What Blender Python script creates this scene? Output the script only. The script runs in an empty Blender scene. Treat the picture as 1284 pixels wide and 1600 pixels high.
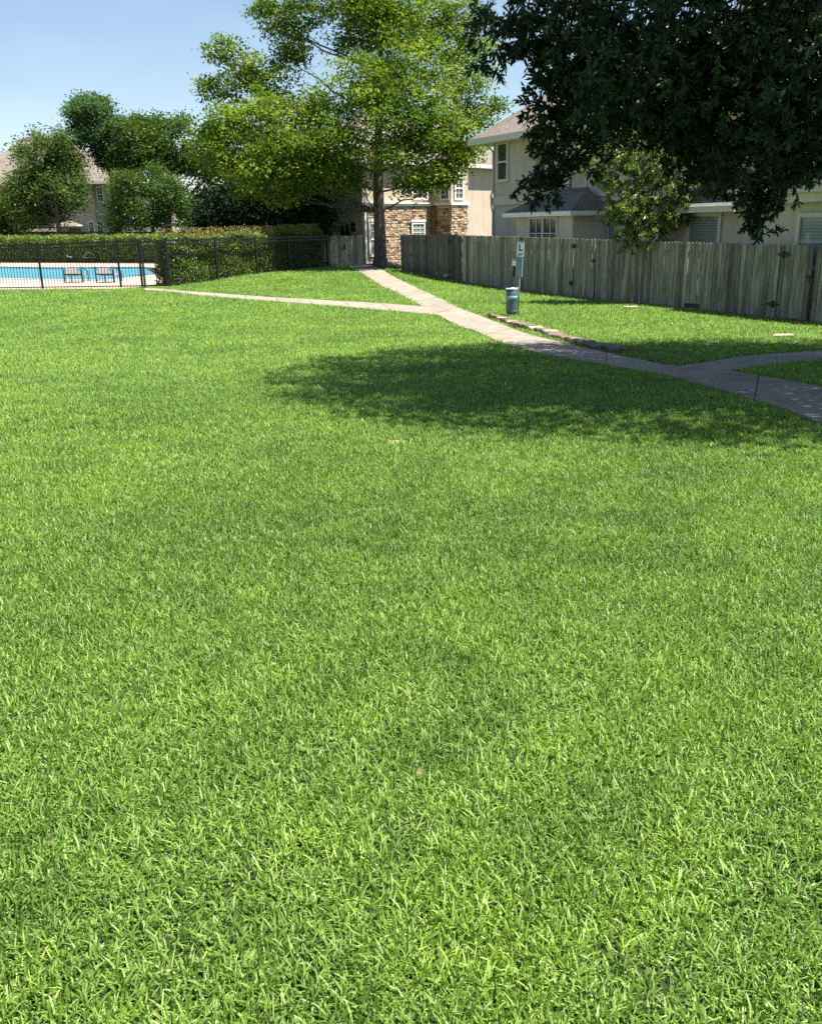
import bpy, math, random
import numpy as np
from mathutils import Vector, Matrix

random.seed(7)
RS = np.random.RandomState(11)
SC = bpy.context.scene
COL = SC.collection
R = math.radians

# ------------------------------------------------------------------ camera
F = 1430.0                       # focal length in photo pixels (1284 x 1600)
CX, CY = 642.0, 800.0
EYE = 2.35
PITCH = math.atan((CY - 352.0) / F)
ROLL = R(1.15)
fw = Vector((0, math.cos(PITCH), -math.sin(PITCH)))
r0 = Vector((1, 0, 0)); u0 = Vector((0, math.sin(PITCH), math.cos(PITCH)))
rt = r0 * math.cos(ROLL) - u0 * math.sin(ROLL)
up = r0 * math.sin(ROLL) + u0 * math.cos(ROLL)
cam_d = bpy.data.cameras.new('camera')
cam = bpy.data.objects.new('camera', cam_d); COL.objects.link(cam)
cam.matrix_world = Matrix(((rt.x, up.x, -fw.x, 0), (rt.y, up.y, -fw.y, 0), (rt.z, up.z, -fw.z, EYE), (0, 0, 0, 1)))
cam_d.sensor_fit = 'HORIZONTAL'; cam_d.sensor_width = 36.0
cam_d.lens = 36.0 * F / 1284.0
cam_d.clip_start = 0.05; cam_d.clip_end = 4000
SC.camera = cam

# ------------------------------------------------------------------ sky and sun
SUN_EL, = (R(65),)
sun_h = Vector((0.96, -0.28, 0)).normalized()
sun_dir = Vector((sun_h.x * math.cos(SUN_EL), sun_h.y * math.cos(SUN_EL), math.sin(SUN_EL)))
W_ = bpy.data.worlds.new('World'); SC.world = W_; W_.use_nodes = True
nt = W_.node_tree; nt.nodes.clear()
out = nt.nodes.new('ShaderNodeOutputWorld'); bg = nt.nodes.new('ShaderNodeBackground')
sky = nt.nodes.new('ShaderNodeTexSky'); sky.sky_type = 'NISHITA'; sky.sun_disc = False
sky.sun_elevation = SUN_EL; sky.sun_rotation = math.atan2(sun_h.x, sun_h.y)
sky.altitude = 100; sky.air_density = 1.0; sky.dust_density = .3; sky.ozone_density = 1.25
# thin high cloud veils mixed into the sky
tc = nt.nodes.new('ShaderNodeTexCoord'); mp = nt.nodes.new('ShaderNodeMapping'); mp.inputs['Scale'].default_value = (1.6, 1.6, 5.0)
nz = nt.nodes.new('ShaderNodeTexNoise'); nz.inputs['Scale'].default_value = 1.7; nz.inputs['Detail'].default_value = 6; nz.inputs['Roughness'].default_value = .55
cr = nt.nodes.new('ShaderNodeMapRange'); cr.inputs['From Min'].default_value = .42; cr.inputs['From Max'].default_value = .75; cr.inputs['To Max'].default_value = .16
mx = nt.nodes.new('ShaderNodeMix'); mx.data_type = 'RGBA'
mx.inputs['B'].default_value = (7.0, 8.2, 9.6, 1)
nt.links.new(tc.outputs['Generated'], mp.inputs['Vector']); nt.links.new(mp.outputs[0], nz.inputs['Vector'])
nt.links.new(nz.outputs['Fac'], cr.inputs['Value']); nt.links.new(cr.outputs[0], mx.inputs['Factor'])
nt.links.new(sky.outputs[0], mx.inputs['A']); nt.links.new(mx.outputs['Result'], bg.inputs['Color'])
bg.inputs['Strength'].default_value = 0.062
nt.links.new(bg.outputs[0], out.inputs[0])
sl = bpy.data.lights.new('sun', 'SUN'); sl.energy = 5.0; sl.angle = R(0.53); sl.color = (1.0, .95, .87)
so = bpy.data.objects.new('sun', sl); COL.objects.link(so)
so.rotation_euler = (-sun_dir).to_track_quat('-Z', 'Y').to_euler(); so.location = (20, -10, 40)
SC.view_settings.view_transform = 'Standard'; SC.view_settings.look = 'None'
SC.view_settings.gamma = 1.0; SC.view_settings.use_curve_mapping = False
SC.view_settings.exposure = 1.34
SC.render.engine = 'CYCLES'
SC.cycles.max_bounces = 7; SC.cycles.diffuse_bounces = 4; SC.cycles.glossy_bounces = 3
SC.cycles.transmission_bounces = 5; SC.cycles.transparent_max_bounces = 6
SC.cycles.use_denoising = False

# ------------------------------------------------------------------ pixel helpers
def ray(px, py):
    return (fw * F + rt * (px - CX) + up * (CY - py)).normalized()
def sst(a, b, x):
    t = np.clip((x - a) / (b - a), 0, 1); return t * t * (3 - 2 * t)
def ground0(x, y):
    x = np.asarray(x, float); y = np.asarray(y, float)
    z = .75 * (1 - sst(0, 24, y)) - .012 * np.clip(x, -9, 12)
    z = z + .34 * sst(34, 47, y) * sst(-13, -6, x)
    z = z + .025 * np.sin(x * .55 + 1.3) * np.sin(y * .43 + .4)
    return z
def g0(x, y): return float(ground0(x, y))
def gp(px, py, dz=0.0):
    d = ray(px, py); o = Vector((0, 0, EYE)); t = .5; last = t
    while t < 400:
        p = o + d * t
        if p.z < g0(p.x, p.y) + dz: break
        last = t; t *= 1.01
    a, b = last, t
    for _ in range(40):
        m = (a + b) / 2; p = o + d * m
        if p.z < g0(p.x, p.y) + dz: b = m
        else: a = m
    return o + d * b
def pt(px, py, D):
    d = ray(px, py); return Vector((0, 0, EYE)) + d * (D / d.y)
def zat(x, y, py):
    k = (CY - py) / F
    return EYE - ((up.x - k * fw.x) * x + (up.y - k * fw.y) * y) / (up.z - k * fw.z)
def plane_pt(px, py, P, n):
    d = ray(px, py); o = Vector((0, 0, EYE)); return o + d * ((P - o).dot(n) / d.dot(n))
def in_poly(x, y, poly):
    x = np.asarray(x); y = np.asarray(y); r = np.zeros(x.shape, bool); n = len(poly); j = n - 1
    for i in range(n):
        xi, yi = poly[i][0], poly[i][1]; xj, yj = poly[j][0], poly[j][1]
        c = ((yi > y) != (yj > y)) & (x < (xj - xi) * (y - yi) / ((yj - yi) or 1e-9) + xi)
        r ^= c; j = i
    return r

# ------------------------------------------------------------------ materials
def mat(name):
    m = bpy.data.materials.new(name); m.use_nodes = True
    n = m.node_tree.nodes; b = n.get('Principled BSDF'); return m, n, m.node_tree.links, b
def ramp(n, l, src, stops):
    r = n.new('ShaderNodeValToRGB'); e = r.color_ramp.elements
    while len(e) < len(stops): e.new(.5)
    for k, (p, c) in enumerate(stops): e[k].position = p; e[k].color = (*c, 1)
    l.new(src, r.inputs[0]); return r
def noise(n, l, scale, detail=4, rough=.55, vec=None, mscale=None, coord='Object'):
    t = n.new('ShaderNodeTexNoise'); t.inputs['Scale'].default_value = scale; t.inputs['Detail'].default_value = detail; t.inputs['Roughness'].default_value = rough
    c = n.new('ShaderNodeTexCoord'); v = c.outputs[coord]
    if mscale:
        m = n.new('ShaderNodeMapping'); m.inputs['Scale'].default_value = mscale; l.new(v, m.inputs[0]); v = m.outputs[0]
    l.new(v, t.inputs['Vector']); return t
def mixc(n, l, fac, a, b, mode='MIX'):
    m = n.new('ShaderNodeMix'); m.data_type = 'RGBA'; m.blend_type = mode
    for s, v in (('Factor', fac), ('A', a), ('B', b)):
        if isinstance(v, (int, float)): m.inputs[s].default_value = v
        elif isinstance(v, tuple): m.inputs[s].default_value = (*v, 1)
        else: l.new(v, m.inputs[s])
    return m.outputs['Result']
def bump(n, l, b, h, strength=.3, dist=.02):
    k = n.new('ShaderNodeBump'); k.inputs['Strength'].default_value = strength; k.inputs['Distance'].default_value = dist
    l.new(h, k.inputs['Height']); l.new(k.outputs[0], b.inputs['Normal'])
def simple(name, col, rough=.6, metal=0.0, var=.15, scale=6, bmp=0, mscale=None, spec=.5):
    m, n, l, b = mat(name)
    t = noise(n, l, scale, 5, .6, mscale=mscale)
    r = ramp(n, l, t.outputs['Fac'], [(.25, tuple(c * (1 - var) for c in col)), (.75, tuple(min(1, c * (1 + var)) for c in col))])
    l.new(r.outputs[0], b.inputs['Base Color']); b.inputs['Roughness'].default_value = rough; b.inputs['Metallic'].default_value = metal
    b.inputs['Specular IOR Level'].default_value = spec
    if bmp: bump(n, l, b, t.outputs['Fac'], bmp, .01)
    return m
def leaf_mat(name, dark, mid, light, trans=.35, rough=.45, patch=0, spec=.4, tcol=None):
    m, n, l, b = mat(name)
    a = n.new('ShaderNodeAttribute'); a.attribute_name = 'tint'
    r = ramp(n, l, a.outputs['Fac'], [(0, dark), (.5, mid), (1, light)])
    c = r.outputs[0]
    if patch:
        t = noise(n, l, patch, 4, .6); rr = ramp(n, l, t.outputs['Fac'], [(.3, (.72, .74, .70)), (.7, (1.22, 1.18, 1.1))])
        c = mixc(n, l, 1.0, c, rr.outputs[0], 'MULTIPLY')
    l.new(c, b.inputs['Base Color']); b.inputs['Roughness'].default_value = rough; b.inputs['Specular IOR Level'].default_value = spec
    tr = n.new('ShaderNodeBsdfTranslucent')
    tm = mixc(n, l, 1.0, c, tcol or (1.25, 1.2, .55), 'MULTIPLY'); l.new(tm, tr.inputs['Color'])
    mxs = n.new('ShaderNodeMixShader'); mxs.inputs[0].default_value = trans
    o = n.get('Material Output'); l.new(b.outputs[0], mxs.inputs[1]); l.new(tr.outputs[0], mxs.inputs[2]); l.new(mxs.outputs[0], o.inputs[0])
    return m

M = {}
def grass_mat():
    m, n, l, b = mat('grass_blades')
    a = n.new('ShaderNodeAttribute'); a.attribute_name = 'tint'
    r = ramp(n, l, a.outputs['Fac'], [(0, (.055, .115, .018)), (.4, (.168, .296, .048)), (.75, (.285, .42, .112)), (.93, (.39, .50, .23)), (.955, (.40, .36, .17)), (1, (.46, .38, .20))])  # pale stops put blade sheen into the colour, last two are straw
    g = n.new('ShaderNodeNewGeometry'); oi = n.new('ShaderNodeObjectInfo')
    def wn(scale, det=4):
        t = n.new('ShaderNodeTexNoise'); t.inputs['Scale'].default_value = scale; t.inputs['Detail'].default_value = det; l.new(g.outputs['Position'], t.inputs['Vector']); return t.outputs['Fac']
    r1 = ramp(n, l, wn(.42), [(.36, (.86, .89, .84)), (.64, (1.16, 1.12, 1.02))])
    r2 = ramp(n, l, wn(2.6), [(.34, (.80, .84, .84)), (.5, (1, 1, 1)), (.68, (1.14, 1.09, .95))])
    r3 = ramp(n, l, oi.outputs['Random'], [(0, (.84, .86, .84)), (1, (1.14, 1.12, 1.1))])
    c = mixc(n, l, 1, r.outputs[0], r1.outputs[0], 'MULTIPLY'); c = mixc(n, l, 1, c, r2.outputs[0], 'MULTIPLY'); c = mixc(n, l, 1, c, r3.outputs[0], 'MULTIPLY')
    l.new(c, b.inputs['Base Color']); b.inputs['Roughness'].default_value = .46; b.inputs['Specular IOR Level'].default_value = .32
    tr = n.new('ShaderNodeBsdfTranslucent'); l.new(mixc(n, l, 1, c, (1.08, 1.25, .7), 'MULTIPLY'), tr.inputs['Color'])
    mxs = n.new('ShaderNodeMixShader'); mxs.inputs[0].default_value = .40
    l.new(b.outputs[0], mxs.inputs[1]); l.new(tr.outputs[0], mxs.inputs[2]); l.new(mxs.outputs[0], n.get('Material Output').inputs[0]); return m
M['grass'] = grass_mat()
def lawn_mat():
    m, n, l, b = mat('lawn_turf')
    t = noise(n, l, .35, 4, .6); t2 = noise(n, l, 38, 5, .7); t3 = noise(n, l, 3.1, 4, .6)
    r = ramp(n, l, t.outputs['Fac'], [(.3, (.020, .036, .008)), (.7, (.036, .060, .012))])
    r2 = ramp(n, l, t2.outputs['Fac'], [(.3, (.45, .5, .4)), (.7, (1.25, 1.2, 1.1))])
    r3 = ramp(n, l, t3.outputs['Fac'], [(.35, (.85, .9, .8)), (.7, (1.1, 1.08, 1.0))])
    c = mixc(n, l, 1, r.outputs[0], r2.outputs[0], 'MULTIPLY'); c = mixc(n, l, 1, c, r3.outputs[0], 'MULTIPLY')
    # dark green base puts the shade between the blades into the colour
    l.new(c, b.inputs['Base Color']); b.inputs['Roughness'].default_value = .9; bump(n, l, b, t2.outputs['Fac'], .8, .03); return m
M['lawn'] = lawn_mat()
def concrete_mat():
    m, n, l, b = mat('concrete')
    t = noise(n, l, 1.9, 7, .7); t2 = noise(n, l, 60, 3, .6); oi = n.new('ShaderNodeObjectInfo')
    r = ramp(n, l, t.outputs['Fac'], [(.3, (.19, .166, .128)), (.5, (.275, .24, .188)), (.72, (.345, .305, .245))])
    r2 = ramp(n, l, t2.outputs['Fac'], [(.3, (.82, .82, .82)), (.7, (1.1, 1.1, 1.1))])
    r3 = ramp(n, l, oi.outputs['Random'], [(0, (.88, .88, .88)), (1, (1.05, 1.04, 1.02))])
    c = mixc(n, l, 1, r.outputs[0], r2.outputs[0], 'MULTIPLY'); c = mixc(n, l, 1, c, r3.outputs[0], 'MULTIPLY')
    l.new(c, b.inputs['Base Color']); b.inputs['Roughness'].default_value = .85; bump(n, l, b, t2.outputs['Fac'], .25, .01); return m
M['concrete'] = concrete_mat()
def wood_mat(name, c0, c1, c2):
    m, n, l, b = mat(name)
    oi = n.new('ShaderNodeObjectInfo'); tcd = n.new('ShaderNodeTexCoord')
    ad = n.new('ShaderNodeVectorMath'); ad.operation = 'MULTIPLY_ADD'; ad.inputs[1].default_value = (13, 7, 5)
    cmb = n.new('ShaderNodeCombineXYZ')
    for k in range(3): l.new(oi.outputs['Random'], cmb.inputs[k])
    sc = n.new('ShaderNodeVectorMath'); sc.operation = 'SCALE'; sc.inputs['Scale'].default_value = 37.0; l.new(cmb.outputs[0], sc.inputs[0])
    a2 = n.new('ShaderNodeVectorMath'); a2.operation = 'ADD'; l.new(tcd.outputs['Object'], a2.inputs[0]); l.new(sc.outputs[0], a2.inputs[1])
    mpg = n.new('ShaderNodeMapping'); mpg.inputs['Scale'].default_value = (45, 45, 1.1); l.new(a2.outputs[0], mpg.inputs[0])
    t = n.new('ShaderNodeTexNoise'); t.inputs['Scale'].default_value = 1.0; t.inputs['Detail'].default_value = 5; l.new(mpg.outputs[0], t.inputs['Vector'])
    mp2 = n.new('ShaderNodeMapping'); mp2.inputs['Scale'].default_value = (5, 5, 1.3); l.new(a2.outputs[0], mp2.inputs[0])
    t2 = n.new('ShaderNodeTexNoise'); t2.inputs['Scale'].default_value = 1.2; t2.inputs['Detail'].default_value = 4; l.new(mp2.outputs[0], t2.inputs['Vector'])
    r = ramp(n, l, t.outputs['Fac'], [(.28, c0), (.5, c1), (.75, c2)])
    r2 = ramp(n, l, t2.outputs['Fac'], [(.3, (.62, .6, .56)), (.65, (1.12, 1.12, 1.1))])
    r3 = ramp(n, l, oi.outputs['Random'], [(0, (.5, .5, .47)), (.45, (.95, .95, .9)), (.8, (1.1, 1.08, 1.0)), (1, (1.5, 1.45, 1.32))])
    c = mixc(n, l, 1, r.outputs[0], r2.outputs[0], 'MULTIPLY'); c = mixc(n, l, 1, c, r3.outputs[0], 'MULTIPLY')
    l.new(c, b.inputs['Base Color']); b.inputs['Roughness'].default_value = .88; bump(n, l, b, t.outputs['Fac'], .5, .006); return m
M['wood'] = wood_mat('weathered_cedar', (.11, .102, .083), (.25, .236, .197), (.41, .39, .33))
M['wood_pale'] = wood_mat('pale_cedar', (.30, .265, .23), (.46, .41, .36), (.60, .54, .48))
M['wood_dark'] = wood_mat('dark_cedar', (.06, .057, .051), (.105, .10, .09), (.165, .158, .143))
def stucco_mat(name, col):
    m, n, l, b = mat(name)
    t = noise(n, l, .8, 5, .6); t2 = noise(n, l, 45, 3, .6)
    mpd = noise(n, l, 1.0, 4, .6, mscale=(3.0, 3.0, .35))
    r = ramp(n, l, t.outputs['Fac'], [(.3, tuple(c * .9 for c in col)), (.7, tuple(c * 1.06 for c in col))])
    r2 = ramp(n, l, mpd.outputs['Fac'], [(.35, (.9, .89, .87)), (.6, (1, 1, 1))])
    c = mixc(n, l, 1, r.outputs[0], r2.outputs[0], 'MULTIPLY')
    l.new(c, b.inputs['Base Color']); b.inputs['Roughness'].default_value = .9; bump(n, l, b, t2.outputs['Fac'], .25, .01); return m
M['stucco'] = stucco_mat('taupe_stucco', (.50, .445, .355))
M['stucco_lit'] = stucco_mat('taupe_stucco_lit', (.60, .54, .44))  # taupe stucco paled to carry bounce light on the set-back wall
M['stucco_cream'] = stucco_mat('cream_stucco', (.54, .45, .345))
M['stucco_grey'] = stucco_mat('grey_stucco', (.60, .56, .50))
M['trim'] = simple('white_trim', (.72, .70, .65), .55, 0, .06)
M['trim_taupe'] = simple('taupe_trim', (.56, .51, .42), .6, 0, .06)
def roof_mat(name, col):
    m, n, l, b = mat(name)
    tcd = n.new('ShaderNodeTexCoord')
    br = n.new('ShaderNodeTexBrick'); br.inputs['Scale'].default_value = 1.0
    br.inputs['Brick Width'].default_value = .30; br.inputs['Row Height'].default_value = .14; br.inputs['Mortar Size'].default_value = .012
    br.inputs['Color1'].default_value = (.8, .8, .8, 1); br.inputs['Color2'].default_value = (1.15, 1.12, 1.08, 1); br.inputs['Mortar'].default_value = (.45, .45, .45, 1)
    l.new(tcd.outputs['UV'], br.inputs['Vector'])
    t = noise(n, l, 1.1, 5, .6); t2 = noise(n, l, 14, 4, .7)
    r = ramp(n, l, t.outputs['Fac'], [(.3, tuple(c * .82 for c in col)), (.7, tuple(c * 1.15 for c in col))])
    r2 = ramp(n, l, t2.outputs['Fac'], [(.3, (.7, .7, .7)), (.7, (1.25, 1.22, 1.2))])
    c = mixc(n, l, 1, r.outputs[0], br.outputs['Color'], 'MULTIPLY'); c = mixc(n, l, 1, c, r2.outputs[0], 'MULTIPLY')
    l.new(c, b.inputs['Base Color']); b.inputs['Roughness'].default_value = .92; bump(n, l, b, br.outputs['Color'], .5, .012); return m
M['roof_brown'] = roof_mat('brown_shingle', (.21, .182, .158))
M['roof_grey'] = roof_mat('grey_shingle', (.15, .147, .14))
M['roof_tan'] = roof_mat('tan_shingle', (.215, .19, .16))
def glass_mat(name, col, rough=.06):
    m, n, l, b = mat(name)
    tcd = n.new('ShaderNodeTexCoord'); mpg = n.new('ShaderNodeMapping'); mpg.inputs['Scale'].default_value = (0, 0, 26); l.new(tcd.outputs['Object'], mpg.inputs[0])
    wv = n.new('ShaderNodeTexWave'); wv.wave_type = 'BANDS'; wv.bands_direction = 'Z'; wv.inputs['Scale'].default_value = .16; l.new(mpg.outputs[0], wv.inputs['Vector'])
    r = ramp(n, l, wv.outputs['Fac'], [(.2, tuple(c * .75 for c in col)), (.7, tuple(c * 1.15 for c in col))])
    l.new(r.outputs[0], b.inputs['Base Color']); b.inputs['Roughness'].default_value = rough; b.inputs['Specular IOR Level'].default_value = .8; return m
M['glass'] = glass_mat('window_glass_blinds', (.20, .24, .225))
M['glass_dark'] = glass_mat('dark_window_glass', (.045, .055, .058))
M['iron'] = simple('black_iron', (.018, .019, .02), .42, .3, .3)
M['hinge'] = simple('black_hinge', (.012, .012, .012), .5, .2)
M['plinth'] = simple('foundation', (.3, .29, .27), .9)
M['station'] = simple('teal_grey_plastic', (.16, .24, .25), .45, 0, .08)
M['bin'] = simple('dark_teal_plastic', (.055, .115, .125), .38, 0, .12)
M['bin_band'] = simple('pale_teal_band', (.20, .33, .38), .45)
M['white'] = simple('white_plastic', (.75, .76, .75), .45, 0, .05)
M['sign_ink'] = simple('sign_ink', (.04, .09, .10), .5)
M['pole'] = simple('galvanised_pole', (.36, .38, .34), .4, .35, .12)
M['bag'] = simple('black_bag', (.012, .012, .013), .4)
def bark_mat(name, c0, c1):
    m, n, l, b = mat(name)
    t = noise(n, l, 1.0, 6, .65, mscale=(14, 14, 3.0)); t2 = noise(n, l, 1.2, 3, .5)
    r = ramp(n, l, t.outputs['Fac'], [(.35, c0), (.68, c1)])
    r2 = ramp(n, l, t2.outputs['Fac'], [(.3, (.8, .8, .78)), (.7, (1.15, 1.15, 1.12))])
    l.new(mixc(n, l, 1, r.outputs[0], r2.outputs[0], 'MULTIPLY'), b.inputs['Base Color']); b.inputs['Roughness'].default_value = .92; bump(n, l, b, t.outputs['Fac'], .9, .03); return m
M['bark'] = bark_mat('grey_bark', (.055, .048, .04), (.17, .15, .125))
M['bark_dark'] = bark_mat('dark_bark', (.03, .026, .022), (.09, .08, .068))
M['bark_tan'] = bark_mat('tan_bark', (.30, .24, .16), (.46, .37, .26))
M['stake'] = simple('tan_wood_stake', (.36, .29, .20), .85)
M['leaf_oak'] = leaf_mat('yellow_green_oak_leaves', (.05, .115, .016), (.13, .225, .03), (.30, .39, .06), .45, .6, .28, .12)
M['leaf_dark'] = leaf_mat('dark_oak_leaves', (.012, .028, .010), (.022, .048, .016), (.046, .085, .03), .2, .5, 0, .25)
M['leaf_mid'] = leaf_mat('mid_green_leaves', (.035, .08, .018), (.07, .135, .028), (.13, .21, .05), .36, .6, .25, .12)
M['leaf_olive'] = leaf_mat('olive_leaves', (.045, .09, .024), (.09, .16, .04), (.165, .24, .07), .36, .6, .4, .12)
M['leaf_blue'] = leaf_mat('blue_green_leaves', (.032, .08, .032), (.065, .135, .052), (.12, .205, .085), .34, .6, .25, .12)
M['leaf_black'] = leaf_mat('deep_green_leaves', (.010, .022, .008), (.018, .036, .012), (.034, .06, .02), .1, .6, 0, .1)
M['leaf_small'] = leaf_mat('bright_laurel_leaves', (.065, .115, .03), (.14, .205, .05), (.29, .36, .13), .4, .35, 0, .5)
M['leaf_hedge'] = leaf_mat('hedge_leaves', (.065, .13, .024), (.14, .225, .04), (.29, .37, .10), .42, .4, .6)
M['leaf_tip'] = leaf_mat('hedge_new_growth', (.14, .15, .03), (.21, .19, .045), (.27, .16, .07), .35, .5)
M['blossom'] = simple('white_blossom', (.62, .6, .55), .7)
M['deck'] = simple('pool_deck', (.46, .36, .28), .85, 0, .12, 1.3)
M['coping'] = simple('pool_coping', (.50, .41, .36), .8, 0, .1, 1.5)
M['tile'] = simple('pool_tile', (.30, .52, .60), .3, 0, .1)
def water_mat():
    m, n, l, b = mat('pool_water')
    t = noise(n, l, 2.2, 3, .5, mscale=(1, 1, 1)); r = ramp(n, l, t.outputs['Fac'], [(.3, (.07, .26, .35)), (.7, (.13, .36, .44))])
    l.new(r.outputs[0], b.inputs['Base Color']); b.inputs['Roughness'].default_value = .2; b.inputs['IOR'].default_value = 1.12
    bump(n, l, b, t.outputs['Fac'], .35, .06); return m
M['water'] = water_mat()
M['sling'] = simple('grey_sling', (.20, .22, .24), .7)
M['cushion'] = simple('white_sling', (.66, .70, .74), .7)
def stone_mat():
    m, n, l, b = mat('rubble_stone')
    a = n.new('ShaderNodeAttribute'); a.attribute_name = 'tint'
    r = ramp(n, l, a.outputs['Fac'], [(0, (.16, .095, .06)), (.10, (.26, .15, .09)), (.22, (.42, .28, .175)), (.5, (.50, .38, .255)), (.8, (.55, .45, .32)), (1, (.47, .41, .33))])
    t = noise(n, l, 9, 5, .65); r2 = ramp(n, l, t.outputs['Fac'], [(.3, (.78, .76, .73)), (.7, (1.1, 1.1, 1.08))])
    l.new(mixc(n, l, 1, r.outputs[0], r2.outputs[0], 'MULTIPLY'), b.inputs['Base Color']); b.inputs['Roughness'].default_value = .92
    bump(n, l, b, t.outputs['Fac'], .6, .02); return m
M['stone'] = stone_mat()
M['mortar'] = simple('mortar', (.42, .35, .26), .95, 0, .12, 9)
M['lime'] = simple('pale_limestone', (.40, .33, .23), .92, 0, .25, 5, .6)
M['rock'] = simple('grey_brown_rock', (.15, .115, .085), .92, 0, .45, 5, .7)
M['rust'] = simple('rusty_sandstone', (.27, .13, .065), .92, 0, .35, 6, .6)
M['earth'] = simple('bare_earth', (.33, .25, .135), .95, 0, .25, 12, .8)
M['dry'] = simple('dry_leaf', (.17, .115, .055), .8, 0, .3, 40)
M['brownwood'] = simple('brown_wood', (.24, .13, .055), .8, 0, .2, 10)
M['mulch'] = simple('mulch', (.16, .09, .06), .95, 0, .4, 8)

# ------------------------------------------------------------------ mesh helpers
WO = {}     # object -> world position of its origin
class MB:
    def __init__(s): s.v = []; s.f = []; s.m = []; s.sm = []; s.uv = {}; s.tint = []
    def face(s, idx, mi=0, smooth=False, uv=None, tint=None):
        s.f.append(tuple(idx)); s.m.append(mi); s.sm.append(smooth)
        if uv is not None: s.uv[len(s.f) - 1] = uv
        s.tint.append(0.5 if tint is None else tint)
    def quad(s, a, b, c, d, mi=0, uv=None, tint=None):
        k = len(s.v); s.v += [Vector(a), Vector(b), Vector(c), Vector(d)]; s.face((k, k + 1, k + 2, k + 3), mi, False, uv, tint)
    def poly(s, pts, mi=0, uv=None):
        k = len(s.v); s.v += [Vector(p) for p in pts]; s.face(range(k, k + len(pts)), mi, False, uv)
    def frame_box(s, o, ax, ay, az, x0, x1, y0, y1, z0, z1, mi=0, tint=None, jit=0, inset=0):
        k = len(s.v)
        for zz in (z0, z1):
            for (xx, yy) in ((x0, y0), (x1, y0), (x1, y1), (x0, y1)):
                j = [random.uniform(-jit, jit) if jit else 0 for _ in range(3)]
                s.v.append(o + ax * (xx + j[0]) + ay * (yy + j[1]) + az * (zz + j[2]))
        for q in ((3, 2, 1, 0), (4, 5, 6, 7), (0, 1, 5, 4), (1, 2, 6, 5), (2, 3, 7, 6), (3, 0, 4, 7)):
            s.face([k + i for i in q], mi, False, None, tint)
    def box(s, x0, x1, y0, y1, z0, z1, mi=0): s.frame_box(Vector((0, 0, 0)), Vector((1, 0, 0)), Vector((0, 1, 0)), Vector((0, 0, 1)), x0, x1, y0, y1, z0, z1, mi)
    def tube(s, pts, rad, n=8, mi=0, cap=True, flat=False):
        pts = [Vector(p) for p in pts]; rings = []
        if not isinstance(rad, (list, tuple)): rad = [rad] * len(pts)
        ref = None
        for i, p in enumerate(pts):
            t = (pts[min(i + 1, len(pts) - 1)] - pts[max(i - 1, 0)]).normalized()
            if ref is None:
                ref = Vector((1, 0, 0)) if abs(t.x) < .8 else Vector((0, 1, 0))
            a = (ref - t * ref.dot(t)).normalized(); ref = a; b = t.cross(a)
            k = len(s.v); rings.append(k)
            for j in range(n):
                th = 2 * math.pi * (j + (.5 if n == 4 else 0)) / n
                s.v.append(p + a * (math.cos(th) * rad[i]) + b * (math.sin(th) * rad[i]))
        for i in range(len(pts) - 1):
            for j in range(n):
                s.face((rings[i] + j, rings[i] + (j + 1) % n, rings[i + 1] + (j + 1) % n, rings[i + 1] + j), mi, not flat)
        if cap:
            s.face([rings[0] + j for j in range(n)][::-1], mi); s.face([rings[-1] + j for j in range(n)], mi)
    def build(s, name, mats, parent=None, origin=None):
        me = bpy.data.meshes.new(name); o = bpy.data.objects.new(name, me); COL.objects.link(o)
        if parent is not None: og = WO[parent]; o.parent = parent
        else: og = Vector(origin) if origin is not None else Vector((0, 0, 0)); o.location = og
        WO[o] = og
        me.from_pydata([tuple(v - og) for v in s.v], [], s.f)
        for m_ in (mats if isinstance(mats, (list, tuple)) else [mats]): me.materials.append(m_)
        me.polygons.foreach_set('material_index', s.m); me.polygons.foreach_set('use_smooth', s.sm)
        if s.uv:
            ul = me.uv_layers.new(name='UVMap')
            for fi, uvs in s.uv.items():
                for li, uv in zip(me.polygons[fi].loop_indices, uvs): ul.data[li].uv = uv
        if any(t != .5 for t in s.tint):
            at = me.attributes.new('tint', 'FLOAT', 'FACE'); at.data.foreach_set('value', s.tint)
        me.update(); return o
def tag(o, label=None, cat=None, group=None, kind=None):
    for k, v in (('label', label), ('category', cat), ('group', group), ('kind', kind)):
        if v: o[k] = v
    return o
def thing(name, label, cat, loc, group=None, kind=None):
    o = bpy.data.objects.new(name, None); COL.objects.link(o); o.location = loc; WO[o] = Vector(loc)
    o.empty_display_size = .1
    return tag(o, label, cat, group, kind)
def inst(name, me, parent, wloc, rot=(0, 0, 0), scale=(1, 1, 1)):
    o = bpy.data.objects.new(name, me); COL.objects.link(o); o.parent = parent
    o.location = Vector(wloc) - WO[parent]; o.rotation_euler = rot; o.scale = scale; return o
def mesh_np(name, V, T, tint, m, parent=None, origin=(0, 0, 0)):
    me = bpy.data.meshes.new(name); o = bpy.data.objects.new(name, me); COL.objects.link(o)
    og = WO[parent] if parent is not None else Vector(origin)
    if parent is not None: o.parent = parent
    else: o.location = og
    WO[o] = og
    V = np.asarray(V, np.float32) - np.array(og, np.float32); T = np.asarray(T, np.int32)
    me.vertices.add(len(V)); me.vertices.foreach_set('co', V.ravel())
    me.loops.add(T.size); me.loops.foreach_set('vertex_index', T.ravel())
    me.polygons.add(len(T)); me.polygons.foreach_set('loop_start', np.arange(0, T.size, 3, dtype=np.int32))
    try: me.polygons.foreach_set('loop_total', np.full(len(T), 3, np.int32))
    except Exception: pass
    at = me.attributes.new('tint', 'FLOAT', 'POINT'); at.data.foreach_set('value', np.asarray(tint, np.float32))
    me.materials.append(m); me.update(calc_edges=True); return o
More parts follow.
